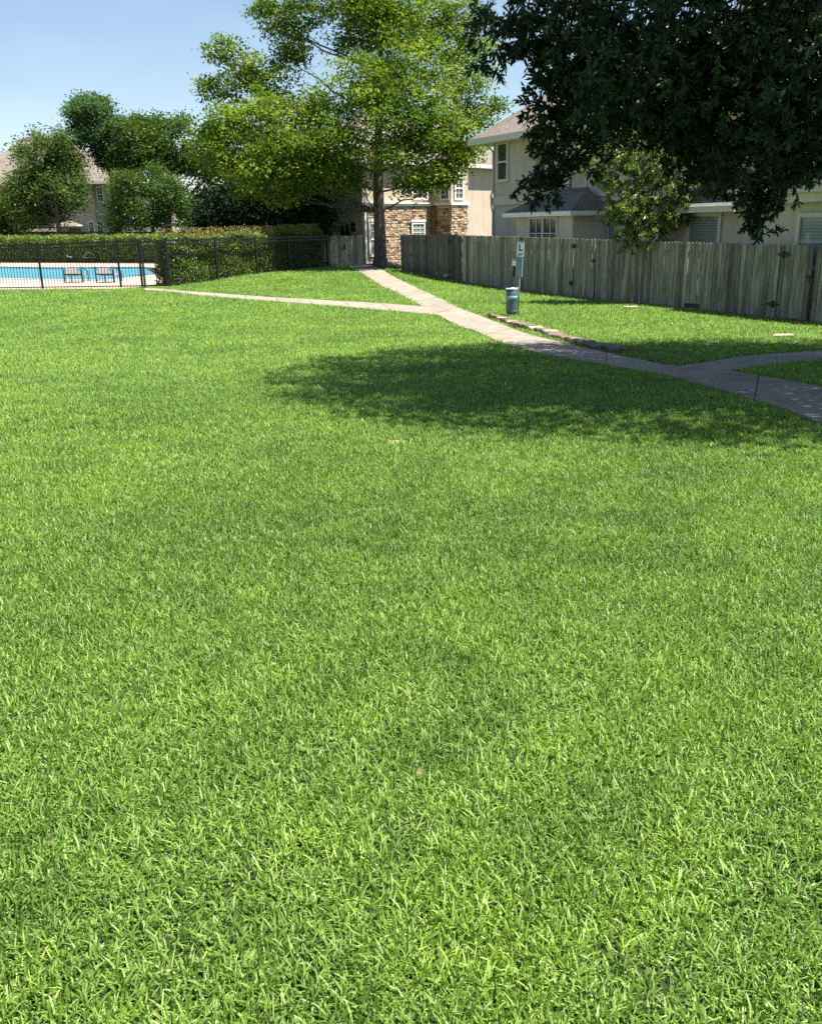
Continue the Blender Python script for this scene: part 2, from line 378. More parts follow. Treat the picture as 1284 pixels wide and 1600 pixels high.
def norm(a): return a / np.maximum(np.linalg.norm(a, axis=1, keepdims=True), 1e-9)
def leaves(P, D, N, L, Wd, tint, hi=False):
    """P base points, D axis, N rough normal -> vertex and triangle arrays"""
    D = norm(D); S = norm(np.cross(D, N)); N = np.cross(S, D); L = L[:, None]; Wd = Wd[:, None]; n = len(P)
    if hi:
        vs = [P, P + D * L * .3 + S * Wd * .42 + N * Wd * .12, P + D * L * .68 + S * Wd * .5 + N * Wd * .1, P + D * L - N * L * .08,
              P + D * L * .68 - S * Wd * .5 + N * Wd * .1, P + D * L * .3 - S * Wd * .42 + N * Wd * .12]
        tr = [(0, 1, 5), (1, 2, 4), (1, 4, 5), (2, 3, 4)]
    else:
        vs = [P, P + D * L * .55 + S * Wd * .5 + N * Wd * .14, P + D * L, P + D * L * .55 - S * Wd * .5 + N * Wd * .14]
        tr = [(0, 1, 2), (0, 2, 3)]
    k = len(vs); V = np.stack(vs, 1).reshape(-1, 3)
    b = (np.arange(n) * k)[:, None]
    T = np.stack([b + np.array(t)[None] for t in tr], 1).reshape(-1, 3)
    return V, T, np.repeat(tint, k)
def rnd_unit(n): return norm(RS.normal(size=(n, 3)))

# ------------------------------------------------------------------ path outlines
main_l = [(544, 417.5), (577, 435), (617, 457), (660, 480), (686, 494), (720, 512), (740, 517.5), (782, 536), (846, 555), (952, 573), (1037, 588), (1100, 604), (1185, 629.5), (1240, 646), (1284, 667)]
main_r = [(584, 415.8), (605, 427), (645.5, 447), (720, 483.5), (740, 490), (782, 507), (825, 523.5), (867, 534), (922, 547), (977, 559.6), (1032, 571), (1054, 575), (1130, 581), (1164, 585.4), (1240, 598), (1284, 608)]
def resample(pts, n):
    pts = [Vector(p) for p in pts]; d = [0]
    for a, b in zip(pts, pts[1:]): d.append(d[-1] + (b - a).length)
    o = []
    for k in range(n):
        t = d[-1] * k / (n - 1); i = 0
        while i < len(d) - 2 and d[i + 1] < t: i += 1
        u = (t - d[i]) / max(1e-6, d[i + 1] - d[i]); o.append(pts[i].lerp(pts[i + 1], u))
    return o
def flat(v): return Vector((v.x, v.y, 0))
ML = [flat(gp(*p)) for p in main_l]; MR = [flat(gp(*p)) for p in main_r]
def extend(L_, d=4.5):
    return L_ + [L_[-1] + (L_[-1] - L_[-3]).normalized() * d]
ML = extend(ML); MR = extend(MR)
fl_u = [flat(gp(*p)) for p in [(226, 450.5), (300, 456), (370, 461), (467, 467.5), (605, 475.5), (659, 479.5)]]
fl_l = [flat(gp(*p)) for p in [(226, 454), (300, 461), (370, 467.3), (483.5, 476), (605, 486.5), (685, 493.5)]]
fr_u = extend([flat(gp(*p)) for p in [(1055, 575), (1104, 568), (1164, 558), (1284, 549)]], 4)
fr_l = extend([flat(gp(*p)) for p in [(1131, 581), (1206, 571.5), (1245, 567.5), (1284, 564)]], 4)
PATHS = [ML + MR[::-1], fl_u + fl_l[::-1], fr_u + fr_l[::-1]]

# iron fence line and pool deck outline
I_L = gp(-60, 454.5); I_G0 = gp(190, 453); I_G1 = gp(221, 450.5); I_G2 = gp(265, 449); I_R = gp(514, 418)
DECK_Z = 0.16
def dk(px, py):
    d = ray(px, py); return Vector((0, 0, EYE)) + d * ((DECK_Z - EYE) / d.z)
farL = dk(-60, 404.3); farR = dk(246, 411.8)
deck_poly = [flat(p) for p in (Vector((I_L.x - 12, I_L.y + .12, 0)), I_L + Vector((0, .12, 0)), I_G0 + Vector((0, .12, 0)), I_G1 + Vector((0, .12, 0)), I_G2 + Vector((-.1, .12, 0)), dk(262, 436), dk(253, 424), farR, farL, Vector((farL.x - 25, farL.y - 1, 0)))]
deck_bed = [flat(p) for p in (Vector((I_L.x - 14, I_L.y + .6, 0)), I_L + Vector((0, .6, 0)), I_G1 + Vector((0, .6, 0)), I_G2 + Vector((-.9, .7, 0)), dk(252, 434), farR + Vector((-1, -.8, 0)), farL + Vector((0, -.8, 0)), Vector((farL.x - 27, farL.y - 2, 0)))]

# terrace of lawn between the stone edging, the right fork and the fence
def ground(x, y):
    z = ground0(x, y)
    return np.where(in_poly(np.asarray(x), np.asarray(y), deck_bed), -1.3, z)

# ------------------------------------------------------------------ lawn sheet
def axis(lo, a, b, hi, step):
    v = list(np.arange(a, b, step)); s = step; x = v[-1]
    while x < hi: s *= 1.25; x += s; v.append(x)
    s = step; x = v[0]
    while x > lo: s *= 1.25; x -= s; v.insert(0, x)
    return np.array(v)
gx = axis(-900, -52, 22, 900, .5); gy = axis(-60, -3, 92, 1500, .5)
XX, YY = np.meshgrid(gx, gy); ZZ = ground(XX, YY)
Vg = np.stack([XX, YY, ZZ], -1).reshape(-1, 3); nx = len(gx); ny = len(gy)
ii, jj = np.meshgrid(np.arange(nx - 1), np.arange(ny - 1)); a_ = (jj * nx + ii).ravel()
Tg = np.concatenate([np.stack([a_, a_ + 1, a_ + nx + 1], 1), np.stack([a_, a_ + nx + 1, a_ + nx], 1)])
lawn = mesh_np('lawn', Vg, Tg, np.full(len(Vg), .5), M['lawn']); lawn['kind'] = 'structure'
lawn.data.polygons.foreach_set('use_smooth', np.ones(len(Tg), bool))

# ------------------------------------------------------------------ concrete path of slabs
path = thing('path', None, None, (ML[5].x, ML[5].y, 0), kind='structure')
def ribbon(L_, R_, n, seg):
    A = resample(L_, n * seg + 1); B = resample(R_, n * seg + 1)
    for k in range(n):
        mb = MB(); a = A[k * seg:(k + 1) * seg + 1]; b = B[k * seg:(k + 1) * seg + 1]
        g = .011
        a = [p.copy() for p in a]; b = [p.copy() for p in b]
        for arr in (a, b):
            t0 = (arr[1] - arr[0]).normalized() * g; t1 = (arr[-1] - arr[-2]).normalized() * g
            arr[0] = arr[0] + t0; arr[-1] = arr[-1] - t1
        dz = random.uniform(-.004, .004); base = len(mb.v)
        for p, q in zip(a, b):
            for (pp, off) in ((p, 0), (q, 0)):
                z = g0(pp.x, pp.y); mb.v.append(Vector((pp.x, pp.y, z + .028 + dz))); mb.v.append(Vector((pp.x, pp.y, z - .10)))
        for i in range(seg):
            o = base + i * 4
            mb.face((o, o + 4, o + 6, o + 2)); mb.face((o, o + 1, o + 5, o + 4)); mb.face((o + 2, o + 6, o + 7, o + 3))
        mb.face((base, base + 2, base + 3, base + 1)); o = base + seg * 4; mb.face((o, o + 1, o + 3, o + 2))
        mb.build('slab', M['concrete'], path)
ribbon(ML, MR, 22, 3); ribbon(fl_u, fl_l, 9, 3); ribbon(fr_u, fr_l, 5, 3)
# apron in front of the wooden side gate
mb = MB(); ap = [gp(*p) for p in [(517, 415), (543.5, 417.2), (583.5, 415.5), (566, 413.2), (519, 413)]]
k = len(ap); mb.v = [Vector((p.x, p.y, p.z + .035)) for p in ap] + [Vector((p.x, p.y, p.z - .1)) for p in ap]
mb.face(list(range(k))[::-1]); [mb.face((i, (i + 1) % k, k + (i + 1) % k, k + i)) for i in range(k)]
mb.build('slab', M['concrete'], path)

# ------------------------------------------------------------------ pool deck, pool
pool_px = [(-60, 415.6), (0, 416.6), (60, 417.6), (96, 418), (140, 417.4), (187, 417.2), (225, 417.2), (242, 418.5), (248, 421.5), (247, 426), (238, 429.5), (218, 432), (190, 435.2), (166, 438), (131, 437.6), (65, 436.6), (0, 435), (-60, 433.5)]
pool = [dk(*p) for p in pool_px]
cen = sum(pool, Vector()) / len(pool)
pool_c = []
for i, p in enumerate(pool):
    a = pool[i - 1]; b = pool[(i + 1) % len(pool)]; t = (b - a); nrm_ = Vector((t.y, -t.x, 0)).normalized()
    if nrm_.dot(p - cen) < 0: nrm_ = -nrm_
    pool_c.append(p + nrm_ * .35)
def fill(outer, hole, z, name, m_, kind=None, thick=.25, parent=None):
    import bmesh
    from mathutils.geometry import tessellate_polygon
    bm = bmesh.new(); loops_ = [[Vector((p.x, p.y, 0)) for p in lp] for lp in (outer, hole) if lp]
    vs = [bm.verts.new((p.x, p.y, z)) for lp in loops_ for p in lp]
    for tri in tessellate_polygon(loops_):
        try: bm.faces.new([vs[i] for i in tri])
        except ValueError: pass
    bm.normal_update()
    for f_ in bm.faces:
        if f_.normal.z < 0: f_.normal_flip()
    if thick:
        g = bmesh.ops.extrude_face_region(bm, geom=bm.faces[:])
        for v in [x for x in g['geom'] if isinstance(x, bmesh.types.BMVert)]: v.co.z -= thick
        bmesh.ops.recalc_face_normals(bm, faces=bm.faces[:])
    me = bpy.data.meshes.new(name); bm.to_mesh(me); bm.free(); me.materials.append(m_)
    o = bpy.data.objects.new(name, me); COL.objects.link(o); WO[o] = Vector((0, 0, 0))
    if parent: o.parent = parent; o.location = -WO[parent]
    if kind: o['kind'] = kind
    return o
fill(deck_poly, pool_c, DECK_Z, 'pool_deck', M['deck'], 'structure')
pool_t = thing('swimming_pool', None, None, (cen.x, cen.y, DECK_Z), kind='structure')
mb = MB()
for i in range(len(pool)):
    j = (i + 1) % len(pool); a, b, c, d = pool[i], pool[j], pool_c[j], pool_c[i]; zt = DECK_Z + .03
    mb.quad((a.x, a.y, zt), (b.x, b.y, zt), (c.x, c.y, zt), (d.x, d.y, zt))
    mb.quad((d.x, d.y, zt), (c.x, c.y, zt), (c.x, c.y, zt - .2), (d.x, d.y, zt - .2)); mb.quad((b.x, b.y, zt), (a.x, a.y, zt), (a.x, a.y, zt - .06), (b.x, b.y, zt - .06))
mb.build('coping', M['coping'], pool_t)
fill(pool, None, DECK_Z - .10, 'water', M['water'], None, 0, pool_t)
mb = MB()
for i in range(len(pool)):
    a = pool[i]; b = pool[(i + 1) % len(pool)]
    mb.quad((a.x, a.y, DECK_Z - .5), (b.x, b.y, DECK_Z - .5), (b.x, b.y, DECK_Z + .01), (a.x, a.y, DECK_Z - .032))
mb.build('pool_wall', M['tile'], pool_t)

# ------------------------------------------------------------------ houses
UPV = Vector((0, 0, 1))
class Wall:
    """a wall plane: origin P, direction d along it (horizontal), normal n towards the viewer"""
    def __init__(s, P, d, n): s.P = Vector((P.x, P.y, 0)); s.d = d.normalized(); s.n = n.normalized()
    def off(s, k): return Wall(s.P + s.n * k, s.d, s.n)
    def st(s, px, py):
        q = plane_pt(px, py, s.P, s.n); return (q - s.P).dot(s.d), q.z
    def s_at(s, px, py=340): return s.st(px, py)[0]
    def w(s, a, z, k=0): return s.P + s.d * a + s.n * k + UPV * z
    def box(s, mb, a0, a1, z0, z1, k0, k1, mi=0, **kw): mb.frame_box(s.P, s.d, s.n, UPV, a0, a1, k0, k1, z0, z1, mi, **kw)
def window(parent, w, a0, a1, z0, z1, cols=2, rows=2, mid=True, trim=.09, frame_m='trim', glass='glass', deep=.0, label=None, grid=True):
    mb = MB(); t = trim
    w.box(mb, a0 - t, a0, z0 - t, z1 + t, deep + .002, deep + .07); w.box(mb, a1, a1 + t, z0 - t, z1 + t, deep + .002, deep + .07)
    w.box(mb, a0, a1, z1, z1 + t, deep + .002, deep + .065); w.box(mb, a0, a1, z0 - t, z0, deep + .002, deep + .085)
    wo = mb.build('window', M[frame_m], parent)
    if label: wo['label'] = label
    mb = MB(); nb = max(1, cols)
    zz = [z0, (z0 + z1) / 2, z1] if mid else [z0, z1]
    for i in range(len(zz) - 1):
        mb.quad(w.w(a0, zz[i], deep + .012), w.w(a1, zz[i], deep + .012), w.w(a1, zz[i + 1], deep + .012), w.w(a0, zz[i + 1], deep + .012))
    mb.build('pane', M[glass], wo)
    mb = MB()
    if mid: w.box(mb, a0, a1, (z0 + z1) / 2 - .035, (z0 + z1) / 2 + .035, deep + .015, deep + .055)
    if grid:
        for c in range(1, cols): x = a0 + (a1 - a0) * c / cols; w.box(mb, x - .015, x + .015, z0, z1, deep + .014, deep + .04)
        nr = rows * (2 if mid else 1)
        for r_ in range(1, nr):
            if mid and r_ == rows: continue
            z = z0 + (z1 - z0) * r_ / nr; w.box(mb, a0, a1, z - .015, z + .015, deep + .0145, deep + .037)
    if mb.f: mb.build('muntin', M[frame_m], wo)
    return wo
def roof_face(mb, pts, mi=0):
    """polygon whose first edge is the eave; uv in metres for the shingle courses"""
    pts = [Vector(p) for p in pts]; e = (pts[1] - pts[0]).normalized(); n_ = (pts[1] - pts[0]).cross(pts[2] - pts[0]).normalized(); v_ = n_.cross(e)
    mb.poly(pts, mi, [((p - pts[0]).dot(e), (p - pts[0]).dot(v_)) for p in pts])
def hip_roof(parent, name, w, a0, a1, k_front, k_back, ze, zr, over, m_roof, fascia='trim_taupe', inset=None, fh=.2):
    """hip roof over a rectangle in the wall's frame, k measured along the wall normal (front positive)"""
    A0, A1, KF, KB = a0 - over, a1 + over, k_front + over, k_back - over
    half = (KF - KB) / 2; ins = half if inset is None else inset
    if (A1 - A0) < 2 * ins: ins = (A1 - A0) / 2
    km = (KF + KB) / 2
    c = [w.w(A0, ze, KF), w.w(A1, ze, KF), w.w(A1, ze, KB), w.w(A0, ze, KB)]; r1 = w.w(A0 + ins, zr, km); r2 = w.w(A1 - ins, zr, km)
    mb = MB(); roof_face(mb, [c[0], c[1], r2, r1]); roof_face(mb, [c[1], c[2], r2]); roof_face(mb, [c[2], c[3], r1, r2]); roof_face(mb, [c[3], c[0], r1])
    ro = mb.build(name, M[m_roof], parent)
    mb = MB(); g = .02
    w.box(mb, A0 - g, A1 + g, ze - fh, ze - .005, KF - .02, KF + .03); w.box(mb, A0 - g, A1 + g, ze - fh, ze - .005, KB - .03, KB + .02)
    w.box(mb, A0 - g, A0 + .02, ze - fh, ze - .006, KB + .021, KF - .021); w.box(mb, A1 - .02, A1 + g, ze - fh, ze - .006, KB + .021, KF - .021)
    mb.build('fascia', M[fascia], ro)
    mb = MB(); w.box(mb, A0 + .03, A1 - .03, ze - fh + .02, ze - fh + .05, KB + .03, KF - .03); mb.build('soffit', M[fascia], ro)
    return ro

# ---- taupe house behind the fence on the right
dA = Vector((.467, -.884, 0)); nA = Vector((-.884, -.467, 0))
C = pt(770, 340, 40.5); GZ = .05
WA = Wall(C, dA, nA)
WB = WA.off(-.35)
ht = thing('taupe_house', 'two storey taupe stucco house with brown shingle roof behind the grey fence on the right', 'house', (C.x, C.y, GZ))
ze = WA.off(.7).st(770, 217)[1] + .12
aB = WA.s_at(835); aR = WA.s_at(1284) + 9
mb = MB()
WA.box(mb, 0, aB, GZ - .4, ze, -9, 0)
mb.build('wall', M['stucco'], ht)
mb = MB(); WB.box(mb, aB + .003, aR, GZ - .4, ze, -8.6, 0); mb.build('wall', M['stucco_lit'], ht)
# belly band
zb0 = WA.st(800, 319)[1]; zb1 = WA.st(800, 308.5)[1]
mb = MB(); WA.box(mb, -.06, aB, zb0, zb1, .002, .07); WA.box(mb, -.06, -.002, zb0, zb1, -9, .07)
WA.box(mb, -.09, aB, zb1, zb1 + .06, .002, .10); WA.box(mb, -.09, -.002, zb1, zb1 + .06, -9, .10)
mb.build('belly_band', M['trim_taupe'], ht)
mb = MB(); zc = WB.st(905, 303)[1]
WB.box(mb, aB + .01, WB.s_at(1030), zc - .30, zc - .12, .002, .07); WB.box(mb, aB + .01, WB.s_at(1030), zc - .119, zc, .002, .12); mb.build('belly_band', M['trim_taupe'], ht)
# window upper left
a0, z1 = WA.st(779.5, 226); a1, z0 = WA.st(792.5, 279)
window(ht, WA, a0, a1, z0, z1, 1, 1, True, .12, 'trim_taupe', 'glass_dark', label='tall upper sash window at the left corner', grid=False)
for k_ in range(3):
    a = WB.s_at(905 + k_ * 150, 225); window(ht, WB, a - .45, a + .45, ze - 2.2, ze - .7, 1, 1, True, .1, 'trim_taupe', 'glass_dark', grid=False)
hip_roof(ht, 'roof', WA, 0, aR, 0, -9, ze, ze + 3.6, .75, 'roof_brown', 'trim_taupe', fh=.24)
# downspout at the corner
mb = MB(); mb.tube([WA.w(-.02, ze - .25, .35), WA.w(.06, ze - .5, .05), WA.w(.06, zb1 + .35, .05), WA.w(.06, zb1 + .1, .15), WA.w(.06, zb0 - .05, .12), WA.w(.06, zb0 - .3, .05), WA.w(.06, GZ, .05)], .04, 6); mb.build('downspout', M['trim_taupe'], ht)
# single storey bay
WBay = WA.off(1.25)
b0 = WBay.s_at(807); b1 = WBay.s_at(895); zbe = WBay.off(.35).st(860, 330)[1]
bay = MB(); WBay.box(bay, b0, b1, GZ - .4, zbe, -1.6 + .002, 0); bay.build('bay', M['stucco_lit'], ht)
a0, z1 = WBay.st(829, 341.5); a1, z0 = WBay.st(870, 372); z0 -= .35; am = (a0 + a1) / 2
for (x0, x1) in ((a0, am - .04), (am + .04, a1)): window(ht, WBay, x0, x1, z0, z1, 2, 2, False, .05, 'trim', 'glass_dark')
o_ = .38
F0, F1, FB = b0 - o_, b1 + o_, -1.2
zr = zbe + .82
pr = [WBay.w(F0, zbe, o_), WBay.w(F1, zbe, o_), WBay.w(F1, zbe, FB), WBay.w(F0, zbe, FB)]
t0, t1 = WBay.w(F0 + 1.3, zr, FB + .01), WBay.w(F1 - 1.1, zr, FB + .01)
mb = MB(); roof_face(mb, [pr[0], pr[1], t1, t0]); roof_face(mb, [pr[1], pr[2], t1]); roof_face(mb, [pr[3], pr[0], t0])
br_ = mb.build('bay_roof', M['roof_grey'], ht)
mb = MB(); WBay.box(mb, F0, F1, zbe - .16, zbe - .004, o_ - .03, o_ + .02); WBay.box(mb, F0, F0 + .03, zbe - .16, zbe - .005, FB, o_ - .031); WBay.box(mb, F1 - .03, F1, zbe - .16, zbe - .005, FB, o_ - .031)
mb.build('fascia', M['trim'], br_)
mb = MB(); WBay.box(mb, F0 + .04, F1 - .04, zbe - .14, zbe - .11, .003, o_ - .04); mb.build('soffit', M['trim_taupe'], br_)
# small white window right of the bay
a0, z1 = WB.st(941, 352); a1, z0 = WB.st(961, 375)
window(ht, WB, a0, a1, z0 - .5, z1, 2, 2, False, .10, 'trim', 'glass', label='small white framed window right of the bay')
mb = MB(); WB.box(mb, a0 - .35, a1 + .35, z1 + .13, z1 + .30, .002, .14); mb.build('lintel', M['trim_taupe'], ht)
# low wing further right
WW = WA.off(1.5); w0, w1 = WW.s_at(1035), WW.s_at(1166); zw = WW.off(.45).st(1110, 323)[1]
mb = MB(); WW.box(mb, w0, w1, GZ - .4, zw, -1.8, 0); mb.build('wing', M['stucco'], ht)
mb = MB(); q = [WW.w(w0 - .3, zw + .02, .45), WW.w(w1, zw + .02, .45), WW.w(w1, zw + 1.05, -1.84), WW.w(w0 - .3, zw + 1.05, -1.84)]
roof_face(mb, q); lo = mb.build('wing_roof', M['roof_grey'], ht)
mb = MB(); WW.box(mb, w0 - .3, w1, zw - .14, zw + .015, .42, .50); mb.build('gutter', M['trim_taupe'], lo)
a0, z1 = WW.st(1080, 338); a1, z0 = WW.st(1122, 376)
window(ht, WW, a0, a1, z0 - .6, z1, 1, 1, False, .1, 'trim_taupe', 'glass', grid=False)
W2 = WA.off(2.3); v0, v1 = W2.s_at(1163), W2.s_at(1284) + 5; zv0, zv1 = W2.off(.3).st(1245, 316)[1], W2.off(.3).st(1245, 291)[1]
mb = MB(); W2.box(mb, v0, v1, GZ - .4, zv0, -2.6, 0); mb.build('porch_wall', M['stucco'], ht)
mb = MB(); W2.box(mb, v0 - .2, v1, zv0 + .003, zv0 + (zv1 - zv0) * .6, -2.6, .30); W2.box(mb, v0 - .28, v1, zv0 + (zv1 - zv0) * .6 + .003, zv1, -2.6, .42); mb.build('parapet', M['stucco_lit'], ht)
a0, z1 = W2.st(1253, 339); a1, z0 = W2.st(1296, 383)
window(ht, W2, a0, a1, z0 - .5, z1, 1, 2, False, .1, 'trim_taupe', 'glass', label='wide window with closed blinds near the frame edge', grid=True)
zf = W2.st(1200, 345)[1]

# ---- stone house in the middle
dS = Vector((.68, .733, 0)); nS = Vector((.733, -.68, 0))
K = pt(570.5, 400, 52.6); KZ = g0(K.x, K.y)
WS = Wall(K, dS, nS)
hs = thing('stone_house', 'two storey house with tan rubble stone ground floor behind the big tree trunk', 'house', (K.x, K.y, KZ))
sBay = WS.s_at(672); sEnd = WS.s_at(772) + 2.5
zband = WS.st(620, 321)[1]; zeS = WS.off(.5).st(735, 259)[1]
mb = MB(); WS.box(mb, 0, sEnd, zband - .06, zeS, -9, 0); WS.box(mb, sBay + 2, sEnd, KZ - .4, zband - .061, -9, -.001)
mb.build('wall', M['stucco_cream'], hs)
mb = MB(); WS.box(mb, .02, sBay + 2, KZ - .4, zband - .063, -8.98, -.05); mb.build('core_wall', M['mortar'], hs)
# shaded side wall skin
WL = Wall(K, -nS, -dS)
mb = MB(); WL.box(mb, .01, 9, KZ - .4, zeS - .01, .003, .06); mb.build('side_wall', M['stucco_grey'], hs)
mb = MB(); WL.box(mb, -.04, 9, zband - .12, zband, .062, .14); WL.box(mb, -.04, 9, zband - .3, zband - .22, .062, .12); mb.build('side_band', M['trim_taupe'], hs)
# corner board, band
mb = MB(); WS.box(mb, -.02, .13, KZ - .2, zband - .02, -.049, .06); mb.build('corner_board', M['trim'], hs)
mb = MB(); WS.box(mb, -.06, sBay - .02, zband - .02, zband + .10, .002, .12); WS.box(mb, -.06, sBay - .02, zband + .102, zband + .17, .002, .17); mb.build('belly_band', M['trim'], hs)
# stone bay
bp = 1.45
SB1 = WS.off(bp); q0 = SB1.s_at(704.5); q1 = SB1.s_at(731); sBay = q0
mb = MB(); WS.box(mb, q0 + .03, q1 - .03, KZ - .4, zband, .002, bp - .04); mb.build('bay_core', M['mortar'], hs)
mb = MB(); WS.box(mb, q0, q1, zband + .17, zeS - .02, .002, bp); mb.build('bay_upper', M['stucco_cream'], hs)
mb = MB(); WS.box(mb, q0 - .08, q1 + .08, zband + .002, zband + .17, .002, bp + .09); mb.build('bay_band', M['trim'], hs)
WBL = Wall(WS.w(q0, 0, 0), nS, -dS)       # left cheek of the bay
def stones(mb, w, a0, a1, z0, z1, holes, seed):
    rs = random.Random(seed); z = z0
    while z < z1 - .03:
        h = min(rs.uniform(.08, .17), z1 - z); a = a0 - rs.uniform(0, .2)
        while a < a1:
            L_ = rs.uniform(.13, .40); x0, x1 = max(a, a0) + .012, min(a + L_, a1) - .012
            if x1 - x0 > .05 and not any(x0 < hx1 and x1 > hx0 and z < hz1 and z + h > hz0 for (hx0, hx1, hz0, hz1) in holes):
                t = rs.random(); dz = rs.uniform(-.012, .012); hh = h * rs.uniform(.85, 1)
                w.box(mb, x0, x1, z + .01 + dz, z + hh - .01 + dz, -.06, rs.uniform(.005, .055), 0, tint=t if abs(t - .5) > .01 else .51, jit=.012)
            a += L_
        z += h
a0w, z1w = WS.st(577, 350); a1w, z0w = WS.st(589, 397)
b0w, z1b = WS.st(643.5, 350); b1w, z0b = WS.st(661, 372); z0b -= .6
mb = MB()
stones(mb, WS, .14, q0, KZ - .1, zband - .02, [(a0w - .22, a1w + .25, z0w - .2, z1w + .28), (b0w - .14, b1w + .14, z0b - .1, z1b + .26)], 3)
stones(mb, SB1, q0, q1, KZ - .1, zband - .01, [], 4)
stones(mb, WBL, 0, bp, KZ - .1, zband - .01, [], 5)
so_ = mb.build('stone_cladding', M['stone'], hs); so_['kind'] = 'stuff'
window(hs, WS, a0w, a1w + .1, z0w, z1w, 2, 2, True, .12, 'trim', 'glass', .02, label='tall white framed window beside the tree trunk')
mb = MB(); WS.box(mb, a0w - .16, a1w + .26, z1w + .122, z1w + .30, .0, .11); mb.build('lintel', M['trim'], hs); mb = MB(); WS.box(mb, b0w - .16, b1w + .16, z1b + .122, z1b + .26, .0, .11); mb.build('lintel', M['trim'], hs)
window(hs, WS, b0w, b1w, z0b, z1b, 3, 3, True, .10, 'trim', 'glass', .02)
for (pa, pb, ya, yb) in ((690, 701, 281, 310),):
    x0, zz1 = WBL.st(pa, ya); x1, zz0 = WBL.st(pb, yb); window(hs, WBL, min(x0, x1), max(x0, x1), zz0, zz1, 2, 2, True, .08, 'trim', 'glass_dark')
x0, zz1 = SB1.st(711, 278); x1, zz0 = SB1.st(721.5, 309); window(hs, SB1, x0, x1, zz0, zz1, 2, 2, True, .12, 'trim', 'glass_dark')
x0, zz1 = WS.st(644, 283); x1, zz0 = WS.st(666, 309); window(hs, WS, x0, x1, zz0, zz1, 3, 2, True, .10, 'trim', 'glass_dark')
mb = MB(); WBL.box(mb, .02, .34, KZ, zband - .03, .065, .16); mb.build('wood_post', M['brownwood'], hs)
mb = MB(); mb.tube([WS.w(q1 + .12, zband, .12), WS.w(q1 + .12, KZ, .12)], .05, 6); mb.build('downspout', M['trim'], hs)
x0, zz1 = WL.st(558, 347); x1, zz0 = WL.st(549, 362); window(hs, WL, min(x0, x1), max(x0, x1), zz0, zz1, 1, 1, False, .06, 'trim_taupe', 'glass_dark', .06, grid=False)
hip_roof(hs, 'roof', WS, 0, sEnd, 0, -9, zeS + .12, zeS + 3.1, .5, 'roof_brown', 'trim', fh=.2)

# ---- far house on the left beyond the hedge
DL = 96.0
dL = Vector((1, .06, 0)).normalized(); nL = Vector((.06, -1, 0)).normalized()
hl = thing('tan_house', 'distant two storey tan house partly hidden by trees beyond the pool hedge', 'house', (pt(130, 350, DL).x, DL, .2))
WH = Wall(pt(0, 340, DL), dL, nL)
h0, h1 = WH.s_at(95), WH.s_at(147); h2 = WH.s_at(172); zeH = WH.off(.5).st(140, 283)[1]
mb = MB(); WH.box(mb, h0, h1, 0, zeH, -7, 0); mb.build('wall', M['stucco_cream'], hl)
mb = MB(); WH.box(mb, h1 + .002, h2 + 6, 0, zeH, -7, -.8); WH.box(mb, WH.s_at(-90), h0 - .002, 0, zeH - .6, -7, .5); mb.build('wall', M['stucco'], hl)
mb = MB(); zz = WH.st(130, 338)[1]; WH.box(mb, h0, h1, zz, zz + .3, .002, .1); WH.box(mb, h1 + .102, h2 + 6, zz, zz + .3, -.798, -.7); mb.build('belly_band', M['trim_taupe'], hl)
WH8 = WH.off(-.8)
for (p0, p1, y0, y1, ww) in ((151, 161.5, 292, 314, WH8), (152, 162, 346, 362, WH8), (139, 147, 347, 362, WH)):
    x0, zz1 = ww.st(p0, y0); x1, zz0 = ww.st(p1, y1); window(hl, ww, x0, x1, zz0, zz1, 2, 2, True, .12, 'trim', 'glass_dark')
WHf = WH.off(.5); x0, zz1 = WHf.st(4, 286); x1, zz0 = WHf.st(14, 306); window(hl, WHf, x0, x1, zz0, zz1, 2, 2, True, .12, 'trim', 'glass_dark')
hip_roof(hl, 'roof', WH, WH.s_at(-48), h2 + 1.2, .5, -9, zeH, WH.off(-4).st(75, 211)[1], .6, 'roof_tan', 'trim_taupe', inset=6.2, fh=.25)
hip_roof(hl, 'porch_roof', WH, WH.s_at(98), WH.s_at(126), 2.2, 0.6, WH.off(2).st(110, 351)[1], WH.off(2).st(110, 347)[1] + .2, .2, 'roof_tan', 'trim')
mb = MB(); WH.box(mb, WH.s_at(104), WH.s_at(124), 0, WH.st(110, 352)[1], .005, .04); mb.build('opening_panel', M['brownwood'], hl)  # flat brown panel puts the opening's darkness into colour

# boundary fence, its shaded face put into dark board colour, and low roofline behind the hedge
bf0, bf1 = pt(-80, 361, 93), pt(330, 361, 75)

bfn = thing('boundary_fence', 'long wooden fence coloured dark for its shaded face, standing behind the clipped pool hedge', 'fence', (pt(100, 360, 84).x, 84, .2))
bd = (bf1 - bf0); bd.z = 0; BL = bd.length; bd.normalize(); nb_ = Vector((bd.y, -bd.x, 0))
mbd = MB(); mbd.frame_box(Vector((0, 0, 0)), Vector((1, 0, 0)), Vector((0, 1, 0)), UPV, -.11, .11, -.012, .012, 0, 2.2)
me_b = mbd.build('board', M['wood_dark']); bm_data = me_b.data; bpy.data.objects.remove(me_b)
nbd = int(BL / .24)
for i in range(nbd):
    p = bf0 + bd * (i + .5) * .24; ztop = zat(p.x, p.y, 360.5)
    inst('board', bm_data, bfn, (p.x, p.y, .05), (0, 0, math.atan2(bd.y, bd.x)), (1, 1, (ztop - .05 - .06) / 2.2 * random.uniform(.99, 1.01)))
mb = MB(); mb.frame_box(Vector((bf0.x, bf0.y, 0)), bd, nb_, UPV, 0, BL, -.08, .08, zat(bf0.x, bf0.y, 360.3), zat(bf0.x, bf0.y, 360.3) + .14)
mb.build('cap_rail', M['wood_pale'], bfn)

